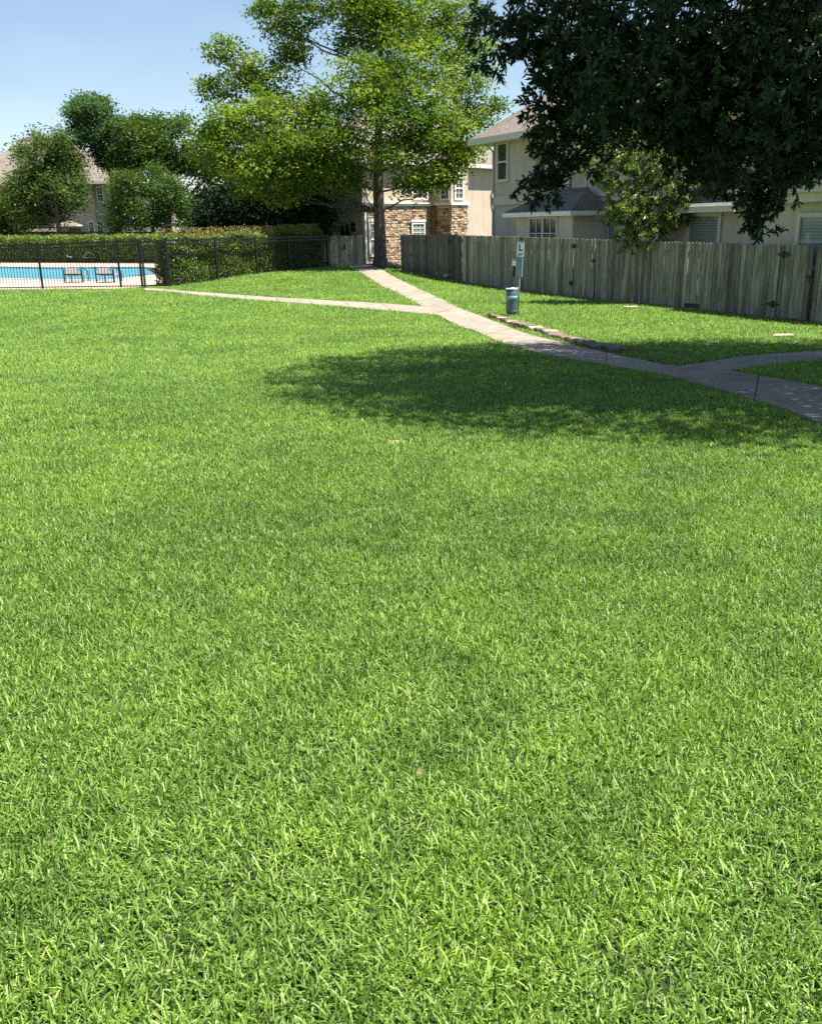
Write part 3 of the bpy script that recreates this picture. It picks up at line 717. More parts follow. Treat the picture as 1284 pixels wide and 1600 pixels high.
# ------------------------------------------------------------------ grey plank fence and its gates
def board_meshes(mats, n=6, h=1.83, wd=.138, th=.018):
    out_ = []
    for k in range(n):
        mb = MB(); w = wd * random.uniform(.955, 1.0) / 2; e = .022 * random.uniform(.6, 1.3); t = th / 2
        prof = [(-w, 0), (w, 0), (w * random.uniform(.97, 1), h * .5), (w, h - e), (w - e, h), (-w + e, h), (-w, h - e), (-w * random.uniform(.97, 1), h * .5)]
        m_ = len(prof); mb.v = [Vector((x, -t, z)) for x, z in prof] + [Vector((x, t, z)) for x, z in prof]
        mb.face(range(m_)); mb.face([m_ + i for i in range(m_)][::-1])
        for i in range(m_): j = (i + 1) % m_; mb.face((i, m_ + i, m_ + j, j))
        o = mb.build('board', mats); out_.append(o.data); bpy.data.objects.remove(o)
    return out_
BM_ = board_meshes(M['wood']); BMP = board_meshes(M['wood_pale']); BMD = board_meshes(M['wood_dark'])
FP0 = gp(1258, 503.6); FP1 = gp(703, 438.0)
fd = flat(FP1 - FP0).normalized(); fn = Vector((-fd.y, fd.x, 0))
if fn.dot(Vector((0, -1, 0))) < 0: fn = -fn
WF = Wall(FP0, fd, fn)
knots = [(1258, 383), (1200, 381), (1110, 379), (1035, 377), (940, 373.5), (880, 371.5), (800, 369), (703, 366.5), (626, 366)]
kn = [(WF.s_at(px, 420), WF.st(px, py)[1]) for px, py in knots]
def ftop(s_):
    if s_ <= kn[0][0]: return kn[0][1]
    for (a, za), (b, zb) in zip(kn, kn[1:]):
        if s_ <= b: return za + (zb - za) * (s_ - a) / (b - a)
    return kn[-1][1]
def planks(parent, s0, s1, meshes, tops=ftop, w=WF, k=0, lift=.03):
    n = max(1, int(round((s1 - s0) / .143))); st = (s1 - s0) / n; ang = math.atan2(w.d.y, w.d.x)
    for i in range(n):
        s_ = s0 + st * (i + .5); p = w.w(s_, 0, k + random.uniform(-.004, .004)); zb = g0(p.x, p.y) + lift + random.uniform(-.01, .02)
        H = tops(s_) - zb + random.uniform(-.012, .012)
        inst('board', random.choice(meshes), parent, (p.x, p.y, zb), (random.uniform(-.004, .004), random.uniform(-.004, .004), ang + (math.pi if random.random() < .5 else 0)), (st / .143 * random.uniform(.97, 1.0), 1, H / 1.83))
def rails(parent, s0, s1, w=WF, tops=ftop, m_='wood', posts=True):
    zb = g0(*w.w((s0 + s1) / 2, 0)[:2]); zt = tops((s0 + s1) / 2)
    for fr in (.18, .55, .88):
        mb = MB(); w.box(mb, s0, s1, zb + (zt - zb) * fr - .045, zb + (zt - zb) * fr + .045, -.055, -.017); mb.build('rail', M[m_], parent)
    if posts:
        n = max(1, int((s1 - s0) / 2.4))
        for i in range(n + 1):
            s_ = s0 + .06 + (s1 - s0 - .12) * i / n; p = w.w(s_, 0); zz = g0(p.x, p.y)
            mb = MB(); w.box(mb, s_ - .045, s_ + .045, zz - .3, tops(s_) - .06, -.15, -.0555); mb.build('post', M[m_], parent)
def hinge(parent, w, s_, z, L_=.44):
    mb = MB(); t = .006; k = .013
    pts = [(-L_ * .5, 0), (-L_ * .25, -.04), (-.07, -.06), (0, -.085), (.07, -.06), (L_ * .25, -.04), (L_ * .5, 0), (L_ * .25, .04), (.07, .06), (0, .085), (-.07, .06), (-L_ * .25, .04)]
    m_ = len(pts); mb.v = [w.w(s_ + a, z + b, k + t) for a, b in pts] + [w.w(s_ + a, z + b, k) for a, b in pts]
    mb.face(range(m_)); [mb.face((i, m_ + i, m_ + (i + 1) % m_, (i + 1) % m_)) for i in range(m_)]
    mb.tube([w.w(s_, z - .09, k + .012), w.w(s_, z + .09, k + .012)], .012, 6)
    mb.build('hinge', M['hinge'], parent)
def fsec(name, label, cat, p0, p1, meshes, is_gate=False, m_='wood', grp=None):
    s0, s1 = WF.s_at(p0, 430) + .004, WF.s_at(p1, 430) - .004
    if s1 < s0: s0, s1 = s1 + .024, s0 - .024
    p = WF.w((s0 + s1) / 2, 0); t = thing(name, label, cat, (p.x, p.y, g0(p.x, p.y)), grp)
    planks(t, s0, s1, meshes, lift=.05 if is_gate else .02); rails(t, s0, s1, m_=m_, posts=not is_gate); return t, s0, s1
s_end = WF.s_at(1270, 430) - 4.5
p = WF.w(s_end, 0)
G1 = 'grey plank fence sections'; G2 = 'gates in the grey plank fence'
t = thing('plank_fence', 'short stretch of grey plank fence cut off by the right picture edge', 'fence', (p.x, p.y, g0(p.x, p.y)), G1)
planks(t, s_end, WF.s_at(1272, 430) - .01, BM_, lift=.02); rails(t, s_end, WF.s_at(1272, 430) - .01)
g3, a, b = fsec('plank_gate', 'nearest grey plank gate with big black hinges beside the picture edge', 'gate', 1267, 1217, BM_, True, grp=G2)
def pz(px, py): return WF.st(px, py)[1]
for (px, py) in ((1222, 397), (1212, 475)): hinge(g3, WF, WF.s_at(px, 430), pz(px, py), .48)
mb = MB(); zl = pz(1262, 432); WF.box(mb, a - .03, a + .14, zl - .03, zl + .03, .012, .04); WF.box(mb, a + .02, a + .05, zl - .12, zl, .012, .03); mb.build('latch', M['hinge'], g3)
f3, a, b = fsec('plank_fence', 'longest stretch of grey plank fence, behind the small tree and its tan trunk', 'fence', 1216, 930, BM_, grp=G1)
mb = MB(); sv = WF.s_at(1081, 480); zv = g0(*WF.w(sv, 0)[:2]) + .12; WF.box(mb, sv - .3, sv + .3, zv - .06, zv + .05, .012, .02); mb.build('black_strip', M['hinge'], f3)  # black strip laid over the lower boards, no opening cut
g2, a, b = fsec('plank_gate', 'grey plank gate with diamond hinges and open gap, right of the pet waste station', 'gate', 928, 896, BM_, True, grp=G2)
for (px, py) in ((896, 384), (893, 442)): hinge(g2, WF, WF.s_at(px, 430), pz(px, py))
mb = MB(); zl = pz(926, 407); WF.box(mb, a - .02, a + .10, zl - .05, zl + .05, .012, .04); mb.build('latch', M['hinge'], g2)
f2, a, b = fsec('plank_fence', 'stretch of dark grey plank fence directly behind the pet waste station', 'fence', 895, 722.5, BM_, grp=G1)
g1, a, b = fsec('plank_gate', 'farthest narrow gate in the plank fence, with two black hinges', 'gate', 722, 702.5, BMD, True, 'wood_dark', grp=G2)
for (px, py) in ((703, 376.5), (703, 423)): hinge(g1, WF, WF.s_at(px, 430), pz(px, py))
mb = MB(); zl = pz(721, 396); WF.box(mb, a + .02, a + .10, zl - .05, zl + .05, .012, .04); mb.build('latch', M['hinge'], g1)
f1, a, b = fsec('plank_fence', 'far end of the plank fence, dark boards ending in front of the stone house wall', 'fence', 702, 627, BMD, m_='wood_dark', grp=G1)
# pale side gate by the stone house
sg0, sg1 = gp(517, 414), gp(567.5, 413); sd = flat(sg1 - sg0).normalized(); sn = Vector((sd.y, -sd.x, 0))
WG = Wall(sg0, sd, sn); gl = flat(sg1 - sg0).length
tp = lambda s_: WG.st(540, 367.5)[1]
sg = thing('side_gate', 'weathered tan plank gate between the leafy hedge and the stone house', 'gate', (sg0.x, sg0.y, sg0.z))
planks(sg, 0, gl, BMP, tp, WG); rails(sg, 0, gl, WG, tp, 'wood_pale', False)
mb = MB(); zl = WG.st(537, 385)[1]; WG.box(mb, gl * .42, gl * .42 + .07, zl - .14, zl + .14, .012, .05); mb.build('latch', M['hinge'], sg)
# rear neighbour fence tops seen over the plank fence
WR = WF.off(-3.2)
nf = thing('back_yard_fence', 'low inner plank fence peeking above the main fence beside the house wall', 'fence', tuple(WR.w(WR.s_at(1120, 370), 0)))
ra, rb = WR.s_at(1200, 370), WR.s_at(1060, 370)
planks(nf, ra, rb, BMP, lambda s_: WR.st(1130, 369)[1], WR)

# ------------------------------------------------------------------ iron pool fence
def unit_bar(name, r_, h, m_):
    mb = MB(); mb.box(-r_, r_, -r_, r_, 0, h); o = mb.build(name, m_); d = o.data; bpy.data.objects.remove(o); return d
PK = unit_bar('picket', .008, 1.0, M['iron']); PS = unit_bar('post', .036, 1.0, M['iron'])
def iron(name, label, cat, pts_bottom, tops_py, posts_px, spacing=.125, grp=None, gate=False):
    """pts_bottom: two ground points; tops_py: pixel y of the top at both ends"""
    A, B = pts_bottom; d = flat(B - A); L_ = d.length; d.normalize(); n = Vector((d.y, -d.x, 0)); w = Wall(A, d, n)
    zA, zB = zat(A.x, A.y, tops_py[0]), zat(B.x, B.y, tops_py[1])
    top = lambda s_: zA + (zB - zA) * s_ / L_
    gz = lambda s_: A.z + (B.z - A.z) * s_ / L_
    t = thing(name, label, cat, (A.x, A.y, A.z), grp)
    ang = math.atan2(d.y, d.x)
    def slope_rail(off0, off1, hw):
        mb = MB(); k = len(mb.v)
        for s_ in (0, L_):
            for kk in (-hw, hw):
                for zz in (off0, off1): mb.v.append(w.w(s_, zz(s_), kk))
        for q in ((0, 1, 3, 2), (4, 6, 7, 5), (0, 4, 5, 1), (2, 3, 7, 6), (0, 2, 6, 4), (1, 5, 7, 3)): mb.face(q)
        mb.build('rail', M['iron'], t)
    slope_rail(lambda s: top(s) - .06, lambda s: top(s), .022)
    slope_rail(lambda s: top(s) - .20, lambda s: top(s) - .145, .022)
    slope_rail(lambda s: gz(s) + .09, lambda s: gz(s) + .13, .02)
    ps = [w.s_at(px, 410) for px in posts_px]
    for s_ in ps:
        p = w.w(s_, gz(s_) - .1); inst('post', PS, t, p, (0, 0, ang), (1, 1, top(s_) + .07 - gz(s_) + .1))
    n_ = int(L_ / spacing)
    for i in range(n_):
        s_ = (i + .5) * L_ / n_
        if any(abs(s_ - q) < .05 for q in ps): continue
        p = w.w(s_, gz(s_) + .05); inst('picket', PK, t, p, (random.uniform(-.004, .004), random.uniform(-.004, .004), ang), (1, 1, top(s_) - .01 - gz(s_) - .05))
    return t, w
G3 = 'black iron pool fence panels'
iron('iron_fence', 'black iron picket fence along the near side of the swimming pool', 'fence', (I_L, I_G1), (385.5, 375.3), (-56, 61.5, 185, 218.5), grp=G3)
gB = I_G2 + Vector((-.15, .45, 0)); gB.z = I_G2.z
ig, wg = iron('iron_gate', 'black iron gate beside the pool, standing slightly ajar at the path end', 'gate', (I_G1 + Vector((.05, .02, 0)), gB), (377, 376), (223, 258), .10)
mb = MB(); z_ = I_G1.z + 1.0; wg.box(mb, .85, .98, z_ - .08, z_ + .08, .03, .07); mb.build('latch', M['iron'], ig)
fr_, wr = iron('iron_fence', 'black iron picket fence running in front of the leafy hedge toward the wooden gate', 'fence', (I_G2, I_R), (373.8, 367.8), (262, 338, 401, 452, 512.5), grp=G3)
mb = MB(); q = I_G2 + Vector((-.05, .15, 0)); mb.tube([(q.x, q.y, q.z), (q.x, q.y, zat(q.x, q.y, 366))], .022, 6); mb.tube([(q.x, q.y, zat(q.x, q.y, 366)), (q.x, q.y, zat(q.x, q.y, 363))], [.04, .012], 6); mb.build('finial_rod', M['iron'], fr_)

# ------------------------------------------------------------------ pet waste station
PB = gp(808.5, 494); D_ = PB.y
PT = pt(814.5, 378, D_ + .02)
st_ = thing('pet_waste_station', 'slim teal grey pet waste station post with bag dispenser and bin on the lawn', 'waste station', tuple(PB))
ax = (PT - PB); PH = ax.length; ax.normalize()
sx = Vector((.95, -.31, 0)).normalized(); sx = (sx - ax * sx.dot(ax)).normalized(); sy = ax.cross(sx)     # sx right, sy away
def q3(h, a=0, b=0): return PB + ax * h + sx * a + sy * b
mb = MB(); mb.tube([q3(-.15), q3(PH)], .022, 10); mb.build('pole', M['pole'], st_)
# sign panel faces left-front
psx = Vector((.86, -.5, 0)); psx = (psx - ax * psx.dot(ax)).normalized(); pn = psx.cross(ax); pn = -pn if pn.y > 0 else pn
mb = MB(); mb.frame_box(PB + pn * .03, psx, pn, ax, -.10, .10, 0, .006, PH - .36, PH + .02); sgn = mb.build('sign', M['white'], st_)
mb = MB(); S0 = PB + pn * .0375
def flatpoly(pts):
    k = len(mb.v); mb.v += [S0 + psx * a + ax * (PH - .36 + z) for a, z in pts]; mb.face(range(k, k + len(pts)))
flatpoly([(-.05, .13), (.055, .13), (.055, .165), (.0, .17), (-.008, .30), (-.05, .30)])      # dark seated dog shape
flatpoly([(-.065, .27), (-.05, .27), (-.05, .30), (-.065, .295)])
flatpoly([(.055, .13), (.075, .19), (.065, .195), (.045, .15)])
flatpoly([(-.075, .045), (.075, .045), (.075, .075), (-.075, .075)]); flatpoly([(-.06, .012), (.06, .012), (.06, .03), (-.06, .03)])
flatpoly([(-.085, .345), (.085, .345), (.085, .365), (-.085, .365)])
mb.build('pictogram', M['sign_ink'], sgn)
# dispenser box
mb = MB(); mb.frame_box(PB, sx, sy, ax, -.085, .075, -.15, -.024, PH - .88, PH - .39); db = mb.build('dispenser_box', M['station'], st_)
mb = MB(); mb.frame_box(PB, sx, sy, ax, -.09, .08, -.155, -.02, PH - .388, PH - .365); mb.build('box_lid', M['station'], db)
mb = MB(); mb.frame_box(PB, sx, sy, ax, -.19, -.087, -.15, -.03, PH - .60, PH - .47); mb.build('roll_holder', M['white'], db)
mb = MB(); mb.frame_box(PB, sx, sy, ax, -.20, -.088, -.155, -.025, PH - .468, PH - .44); mb.build('holder_cap', M['station'], db)
mb = MB(); mb.tube([q3(PH - .61, -.14, -.09), q3(PH - .70, -.135, -.085), q3(PH - .80, -.15, -.09), q3(PH - .90, -.14, -.09)], [.022, .03, .045, .03], 7); mb.build('bag', M['bag'], db)
mb = MB()
for h in (PH - .41, PH - .85, PH - .03): mb.tube([q3(h, -.03, -.02), q3(h, .05, -.02)], .012, 6)
mb.build('bolt', M['pole'], st_)
# bin
bc = PB + Vector((-.175, -.05, 0)); bh0 = .10; bh1 = zat(bc.x, bc.y, 450.5) - bc.z
mb = MB(); rr = .152; prof = [(0, bh0), (rr * .93, bh0), (rr * .95, bh0 + .04), (rr * .93, bh0 + .06), (rr * .97, bh0 + .12), (rr * .97, bh1 - .30), (rr, bh1 - .28), (rr, bh1 - .18), (rr * .98, bh1 - .16), (rr, bh1), (rr * .93, bh1), (rr * .9, bh1 - .15), (0, bh1 - .16)]
def lathe(mb, c, prof, n=24, mi=0, smooth=True):
    k = len(mb.v)
    for (r_, z) in prof:
        for j in range(n): mb.v.append(c + Vector((math.cos(2 * math.pi * j / n) * r_, math.sin(2 * math.pi * j / n) * r_, z)))
    for i in range(len(prof) - 1):
        for j in range(n): mb.face((k + i * n + j, k + i * n + (j + 1) % n, k + (i + 1) * n + (j + 1) % n, k + (i + 1) * n + j), mi, smooth)
lathe(mb, bc, prof); bn = mb.build('bin', M['bin'], st_)
mb = MB(); lathe(mb, bc, [(rr + .001, bh1 - .275), (rr + .006, bh1 - .27), (rr + .006, bh1 - .19), (rr + .001, bh1 - .185)]); mb.build('band', M['bin_band'], bn)
mb = MB(); lathe(mb, bc, [(rr * .92, bh1 + .005), (rr + .008, bh1 + .018), (rr + .012, bh1 - .002), (rr + .010, bh1 - .018)]); mb.build('liner', M['white'], bn)
mb = MB(); mb.frame_box(bc, Vector((1, 0, 0)), Vector((0, 1, 0)), UPV, -.10, .16, -.02, .02, bh0 - .04, bh0 - .002); mb.build('bracket', M['station'], bn)
mb = MB(); mb.frame_box(bc, Vector((1, 0, 0)), Vector((0, 1, 0)), UPV, .13, .2, .02, .06, bh1 - .12, bh1 - .06); mb.build('bracket', M['station'], bn)

# ------------------------------------------------------------------ poolside chairs
def sling_chair(px, label, yaw):
    c = dk(px, 441.5); t = thing('lounge_chair', label, 'chair', tuple(c), 'dark poolside lounge chairs')
    ca, sa = math.cos(yaw), math.sin(yaw)
    def q(x, y, z): return Vector((c.x + ca * x - sa * y, c.y + sa * x + ca * y, c.z + z))
    hw = .40
    for s in (-1, 1):
        mb = MB(); mb.tube([q(s * hw, -.02, 0), q(s * hw, -.04, .72)], .035, 8); mb.build('leg', M['iron'], t)
        mb = MB(); mb.tube([q(s * hw, .95, 0), q(s * hw, .95, .45)], .022, 8); mb.build('leg', M['iron'], t)
        mb = MB(); mb.tube([q(s * hw, -.04, .60), q(s * hw, .3, .62), q(s * hw, .97, .45)], .022, 8); mb.build('armrest', M['iron'], t)
    mb = MB(); mb.tube([q(-hw, -.03, .38), q(hw, -.03, .38)], .026, 8); mb.tube([q(-hw, .95, .36), q(hw, .95, .36)], .02, 8); mb.tube([q(-hw + .1, -.06, .52)] + [q(x * hw, -.1, .60 + .08 * math.cos(x * 1.57)) for x in (-.6, -.3, 0, .3, .6)] + [q(hw - .1, -.06, .52)], .016, 8); mb.build('frame', M['iron'], t)
    mb = MB(); n = 6
    for i in range(n):
        y0, y1 = .95 * i / n, .95 * (i + 1) / n; f = lambda y: .385 - .10 * math.sin(math.pi * y / .95)
        mb.quad(q(-hw + .03, y0, f(y0)), q(hw - .03, y0, f(y0)), q(hw - .03, y1, f(y1)), q(-hw + .03, y1, f(y1)))
    mb.build('seat', M['sling'], t)
    mb = MB(); mb.quad(q(-hw + .12, -.045, .40), q(hw - .12, -.045, .40), q(hw - .14, -.10, .66), q(-hw + .14, -.10, .66)); mb.quad(q(-hw + .14, -.12, .66), q(hw - .14, -.12, .66), q(hw - .12, -.065, .40), q(-hw + .12, -.065, .40)); mb.build('backrest', M['cushion'], t)
sling_chair(116, 'left of the two dark poolside lounge chairs behind the iron fence', .05)
sling_chair(165, 'right of the two dark poolside lounge chairs, closer to the iron gate', -.08)
c = dk(117, 410.2); t = thing('chaise_lounge', 'white chaise lounge on the far pool deck against the hedge', 'lounger', tuple(c))
mb = MB(); [mb.tube([(c.x + x, c.y + y, c.z), (c.x + x, c.y + y, c.z + .34)], .02, 6) for x in (-.4, 1.5) for y in (-.3, .3)]; mb.box(c.x - .45, c.x + 1.6, c.y - .33, c.y - .29, c.z + .30, c.z + .36); mb.box(c.x - .45, c.x + 1.6, c.y + .29, c.y + .33, c.z + .30, c.z + .36); mb.build('frame', M['iron'], t)
mb = MB(); mb.box(c.x + .2, c.x + 1.6, c.y - .28, c.y + .28, c.z + .33, c.z + .38); mb.build('seat', M['sling'], t)
mb = MB(); mb.frame_box(Vector((c.x - .5, c.y, c.z + .52)), Vector((.9, 0, -.25)).normalized(), Vector((0, 1, 0)), Vector((.25, 0, .9)).normalized(), 0, .8, -.3, .3, -.03, .05); mb.build('backrest', M['cushion'], t)
c = dk(143, 410.6); t = thing('hoop_chair', 'metal chair with curved hoop arms on the far pool deck', 'chair', tuple(c))
for y in (-.28, .28):
    mb = MB(); mb.tube([(c.x - .45 + .9 * i / 8, c.y + y, c.z + .42 + .34 * math.sin(math.pi * i / 8)) for i in range(9)], .022, 6); mb.build('armrest', M['pole'], t)
for x in (-.4, .4):
    for y in (-.28, .28): mb = MB(); mb.tube([(c.x + x, c.y + y, c.z), (c.x + x, c.y + y, c.z + .45)], .02, 6); mb.build('leg', M['iron'], t)
mb = MB(); mb.box(c.x - .45, c.x + .45, c.y - .27, c.y + .27, c.z + .38, c.z + .42); mb.build('seat', M['sling'], t)
mb = MB(); mb.box(c.x - .3, c.x + .3, c.y + .24, c.y + .27, c.z + .425, c.z + .85); mb.build('backrest', M['sling'], t)

# ------------------------------------------------------------------ stone edging
def rock(mb, c, sx_, sy_, sz_, yaw, rs):
    k = len(mb.v); n = 7; ca, sa = math.cos(yaw), math.sin(yaw); jit = [rs.uniform(.72, 1.2) for _ in range(n)]
    for (f, z) in ((.86, -.6), (1.0, .55), (.93, 1.0)):
        for j in range(n):
            th = 2 * math.pi * j / n; x = math.copysign(abs(math.cos(th)) ** .6, math.cos(th)) * sx_ * f * jit[j]; y = math.copysign(abs(math.sin(th)) ** .6, math.sin(th)) * sy_ * f * jit[j]
            mb.v.append(c + Vector((ca * x - sa * y, sa * x + ca * y, z * sz_ * rs.uniform(.85, 1.1))))
    for i in range(2):
        for j in range(n): mb.face((k + i * n + j, k + i * n + (j + 1) % n, k + (i + 1) * n + (j + 1) % n, k + (i + 1) * n + j))
    mb.face([k + 2 * n + j for j in range(n)])
def edging(name, label, line_px, lens, h, mats, seed, depth=.14, lift=0.0):
    rs = random.Random(seed); P = [gp(*p) for p in line_px]; pts = resample([flat(p) for p in P], 200); L_ = sum((b - a).length for a, b in zip(pts, pts[1:]))
    t = thing(name, label, 'stone edging', (pts[100].x, pts[100].y, g0(pts[100].x, pts[100].y))); s_ = 0
    while s_ < L_ - .1:
        ln = rs.uniform(*lens); k = min(199, int((s_ + ln / 2) / L_ * 199)); p = pts[k]; d = (pts[min(199, k + 3)] - pts[max(0, k - 3)]).normalized()
        mb = MB(); hh = h * rs.uniform(.75, 1.2)
        rock(mb, Vector((p.x, p.y, g0(p.x, p.y) + hh * .45 + lift)), ln / 2 * .98, depth * rs.uniform(.8, 1.2), hh * .6, math.atan2(d.y, d.x) + rs.uniform(-.3, .3), rs)
        mb.build('stone', M[rs.choice(mats)], t); s_ += ln * 1.02
edging('stone_edging', 'row of rough flat stones edging the concrete path below the pet waste station', [(765, 493.5), (790, 503), (815, 512), (850, 521), (880, 531), (920, 542), (962, 552)], (.18, .46), .10, ['lime', 'rock', 'rock', 'rock', 'rock', 'lime', 'rust', 'rock'], 4, .15)
edging('stone_border', 'line of pale stones along the foot of the plank fence by the big tree', [(604, 417), (622, 420), (645, 424), (668, 429), (690, 434.5), (704, 438.5)], (.5, 1.2), .16, ['lime'], 6, .12, .09)
edging('stone_kerb', 'broken row of mossy grey rocks at the lawn edge above the right path fork', [(1010, 547), (1060, 543), (1110, 537), (1160, 533.5), (1215, 530)], (.25, .6), .05, ['rock'], 9, .08, -.03)
def slab_stone(name, label, px, py, L_, W2_, m_):
    p = gp(px, py); rs = random.Random(int(px)); mb = MB(); rock(mb, p + Vector((0, 0, .03)), L_, W2_, .05, .1, rs); tag(mb.build(name, M[m_], None, p), label, 'stone')
slab_stone('flat_stone', 'pale flat stone lying in the sunny lawn edge near the right picture edge', 1222, 528, .26, .10, 'lime')
slab_stone('flat_stone', 'small pale flat stone in the lawn by the foot of the small tree', 984, 482.5, .24, .09, 'lime')

# ------------------------------------------------------------------ trees
def limb_pts(a, b, sag=.0, n=6, wob=.06):
    L_ = (b - a).length; mid = (a + b) / 2 + Vector((0, 0, -sag * L_)); o = []
    for i in range(n + 1):
        t = i / n; p = a * (1 - t) ** 2 + mid * 2 * t * (1 - t) + b * t * t
        if 0 < i < n: p = p + Vector((random.gauss(0, 1), random.gauss(0, 1), random.gauss(0, 1))) * wob * L_ * .25
        o.append(p)
    return o
def tree(name, label, cat, base, trunk, lobes, nl, sig, leaf, m_leaf, m_bark, group=None, upb=.5, flatz=.6, hi=False, spray=False, branches=True, amin=0, rk=.013, cl=.6, lp_=1.0, shell=.45, droop=0, tint_sd=.22, trunk_n=12, lseg=6):
    t = thing(name, label, cat, tuple(base), group)
    mb = MB(); tp_ = [Vector(p) for p, r in trunk]; tr_ = [r for p, r in trunk]
    mb.tube(tp_, tr_, trunk_n)
    Ps, Cs = [], []
    for (c, rad, n) in lobes:
        c = Vector(c)
        u = rnd_unit(n) * (RS.rand(n, 1) ** shell); u = u * np.array(rad)[None] + np.array(c)[None]
        u = u + RS.normal(size=u.shape) * np.array(rad)[None] * .10
        Cs.append(u)
        if branches and random.random() < lp_:
            best = min(range(amin, len(tp_)), key=lambda i: abs((c.z - tp_[i].z) - .45 * (flat(c - tp_[i])).length) + (5 if i == 0 else 0))
            a = tp_[best]; r_ = min(tr_[best] * .55, .02 + rk * (c - a).length)
            lp = limb_pts(a, c, .08 if c.z > a.z else -.1, lseg); mb.tube(lp, [r_ * (1 - .75 * i / (len(lp) - 1)) for i in range(len(lp))], 6, cap=False)
            for q in u[:max(4, n // 7)]:
                k = random.randint(max(1, len(lp) // 2), len(lp) - 1); tp2 = limb_pts(lp[k], Vector(q), .05, 3, .08)
                mb.tube(tp2, [r_ * .22 + .006, r_ * .16 + .004, r_ * .1 + .003, .004], 4, cap=False)
    mb.build('trunk', M[m_bark], t)
    Cc = np.concatenate(Cs); m = len(Cc)
    ctint = np.clip(.5 + RS.normal(size=m) * tint_sd, 0, 1)
    if spray:
        tw = norm(RS.normal(size=(m, 3)) + np.array([0, 0, -droop])); tl = sig * (0.7 + .6 * RS.rand(m))
        idx = np.repeat(np.arange(m), nl); f_ = RS.rand(m * nl) ** .6
        P = Cc[idx] + tw[idx] * (tl[idx] * f_)[:, None]
        out_ = norm(RS.normal(size=(m * nl, 3))); Dl = norm(tw[idx] * .8 + out_ * .9 + np.array([0, 0, -.25 * droop])); N_ = norm(RS.normal(size=(m * nl, 3)) * .6 + np.array([0, 0, upb]))
    else:
        idx = np.repeat(np.arange(m), nl)
        P = Cc[idx] + RS.normal(size=(m * nl, 3)) * np.array([sig, sig, sig * flatz])
        Dl = norm(RS.normal(size=(m * nl, 3)) * np.array([1, 1, .55]) + np.array([0, 0, -droop])); N_ = norm(RS.normal(size=(m * nl, 3)) * .7 + np.array([0, 0, upb]))
    cn = norm(RS.normal(size=(m, 3)) * .9 + np.array([0, 0, upb])); N_ = norm(N_ * .55 + cn[idx] * cl)
    n = len(P); L_ = leaf[0] * (.7 + .6 * RS.rand(n)); Wd = leaf[1] * (.7 + .6 * RS.rand(n)); ti = np.clip(ctint[idx] + RS.normal(size=n) * .14, 0, 1)
    V, T, tt = leaves(P, Dl, N_, L_, Wd, ti, hi); mesh_np('crown', V, T, tt, M[m_leaf], t)
    return t
def lob(px, py, D, rpx, n, ry=None, fz=.85):
    c = pt(px, py, D); r = rpx * D / F; return (c, (r, (ry or r), r * fz), n)

def outline_lobes(poly, D, k, rpx, n, deep=2.2):
    xs = [p[0] for p in poly]; ys = [p[1] for p in poly]; o = []; t = 0
    while len(o) < k and t < 4000:
        t += 1; px, py = random.uniform(min(xs), max(xs)), random.uniform(min(ys), max(ys)); f = random.uniform(.55, 1.35) * rpx
        if not bool(in_poly(np.array([px]), np.array([py]), poly)[0]): continue
        o.append(lob(px, py, D + random.uniform(-deep, deep), f, max(3, int(n / k * (f / rpx) ** 2)), None, random.uniform(.75, 1.1)))
    return o

# big yellow green oak in front of the stone house
B0 = gp(594.5, 416); Dm = B0.y
def tk(px, py, dD=0): return pt(px, py, Dm + dD)
trunk = [(B0 + Vector((0, 0, -.2)), .50), (B0 + Vector((0, 0, .1)), .43), (tk(594, 400), .34), (tk(593.5, 370), .30), (tk(592, 330), .28), (tk(591, 300), .27), (tk(590.5, 270), .24), (tk(591, 230), .2), (tk(592, 180), .16), (tk(594, 110), .12), (tk(596, 30), .08), (tk(598, -60), .04)]
lobes = []
spec = [(612, 60, 0, 60, 42), (575, 125, -3, 58, 40), (640, 110, -2.5, 72, 48), (690, 80, 1, 62, 36), (720, 130, 0, 48, 26), (745, 175, 1, 30, 14), (705, 190, -1.5, 48, 26), (660, 190, -3, 55, 34), (610, 170, -4, 62, 38), (640, 30, 0, 75, 40), (700, 20, 1, 48, 22), (735, 75, 1.5, 34, 14), (770, 165, 1, 16, 6),
        (500, 172, -1, 56, 36), (450, 180, -2, 62, 38), (400, 190, -1, 55, 34), (360, 195, 0, 42, 24), (325, 215, 0, 28, 12), (425, 130, 1, 50, 26), (385, 110, 1, 38, 18), (350, 80, 1, 24, 10), (345, 140, 1, 30, 12), (320, 130, 1, 14, 5), (470, 235, -3, 58, 36), (420, 250, -3, 50, 30), (375, 250, -1, 45, 24), (335, 255, 0, 34, 14), (520, 220, -3.5, 55, 34), (500, 275, -3, 40, 22), (440, 290, -2, 40, 20), (395, 290, -1, 34, 14), (545, 262, -3.5, 34, 16), (557, 284, -3, 20, 7),
        (430, 30, 2, 34, 14), (460, 60, 1.5, 32, 12), (415, 10, 2, 20, 8), (475, 15, 1.5, 34, 16), (585, 20, -1, 36, 22), (552, 0, -1, 34, 18), (515, 8, 1, 26, 10), (540, 60, 0, 24, 10), (450, 90, 1, 30, 14), (590, -40, 0, 90, 40), (500, -60, 1, 70, 24), (680, -50, 1, 70, 24),
        (640, 235, -2.5, 40, 20), (690, 235, -2, 38, 20), (720, 250, -1, 26, 12), (670, 275, -2.5, 32, 16), (640, 285, -3, 22, 10), (700, 272, -2, 24, 12), (735, 235, 0, 22, 10), (610, 240, -4, 34, 16)]
for (px, py, dD, rp, n) in spec: lobes.append(lob(px, py, Dm + dD, rp, int(n * 1.8), None, .75))
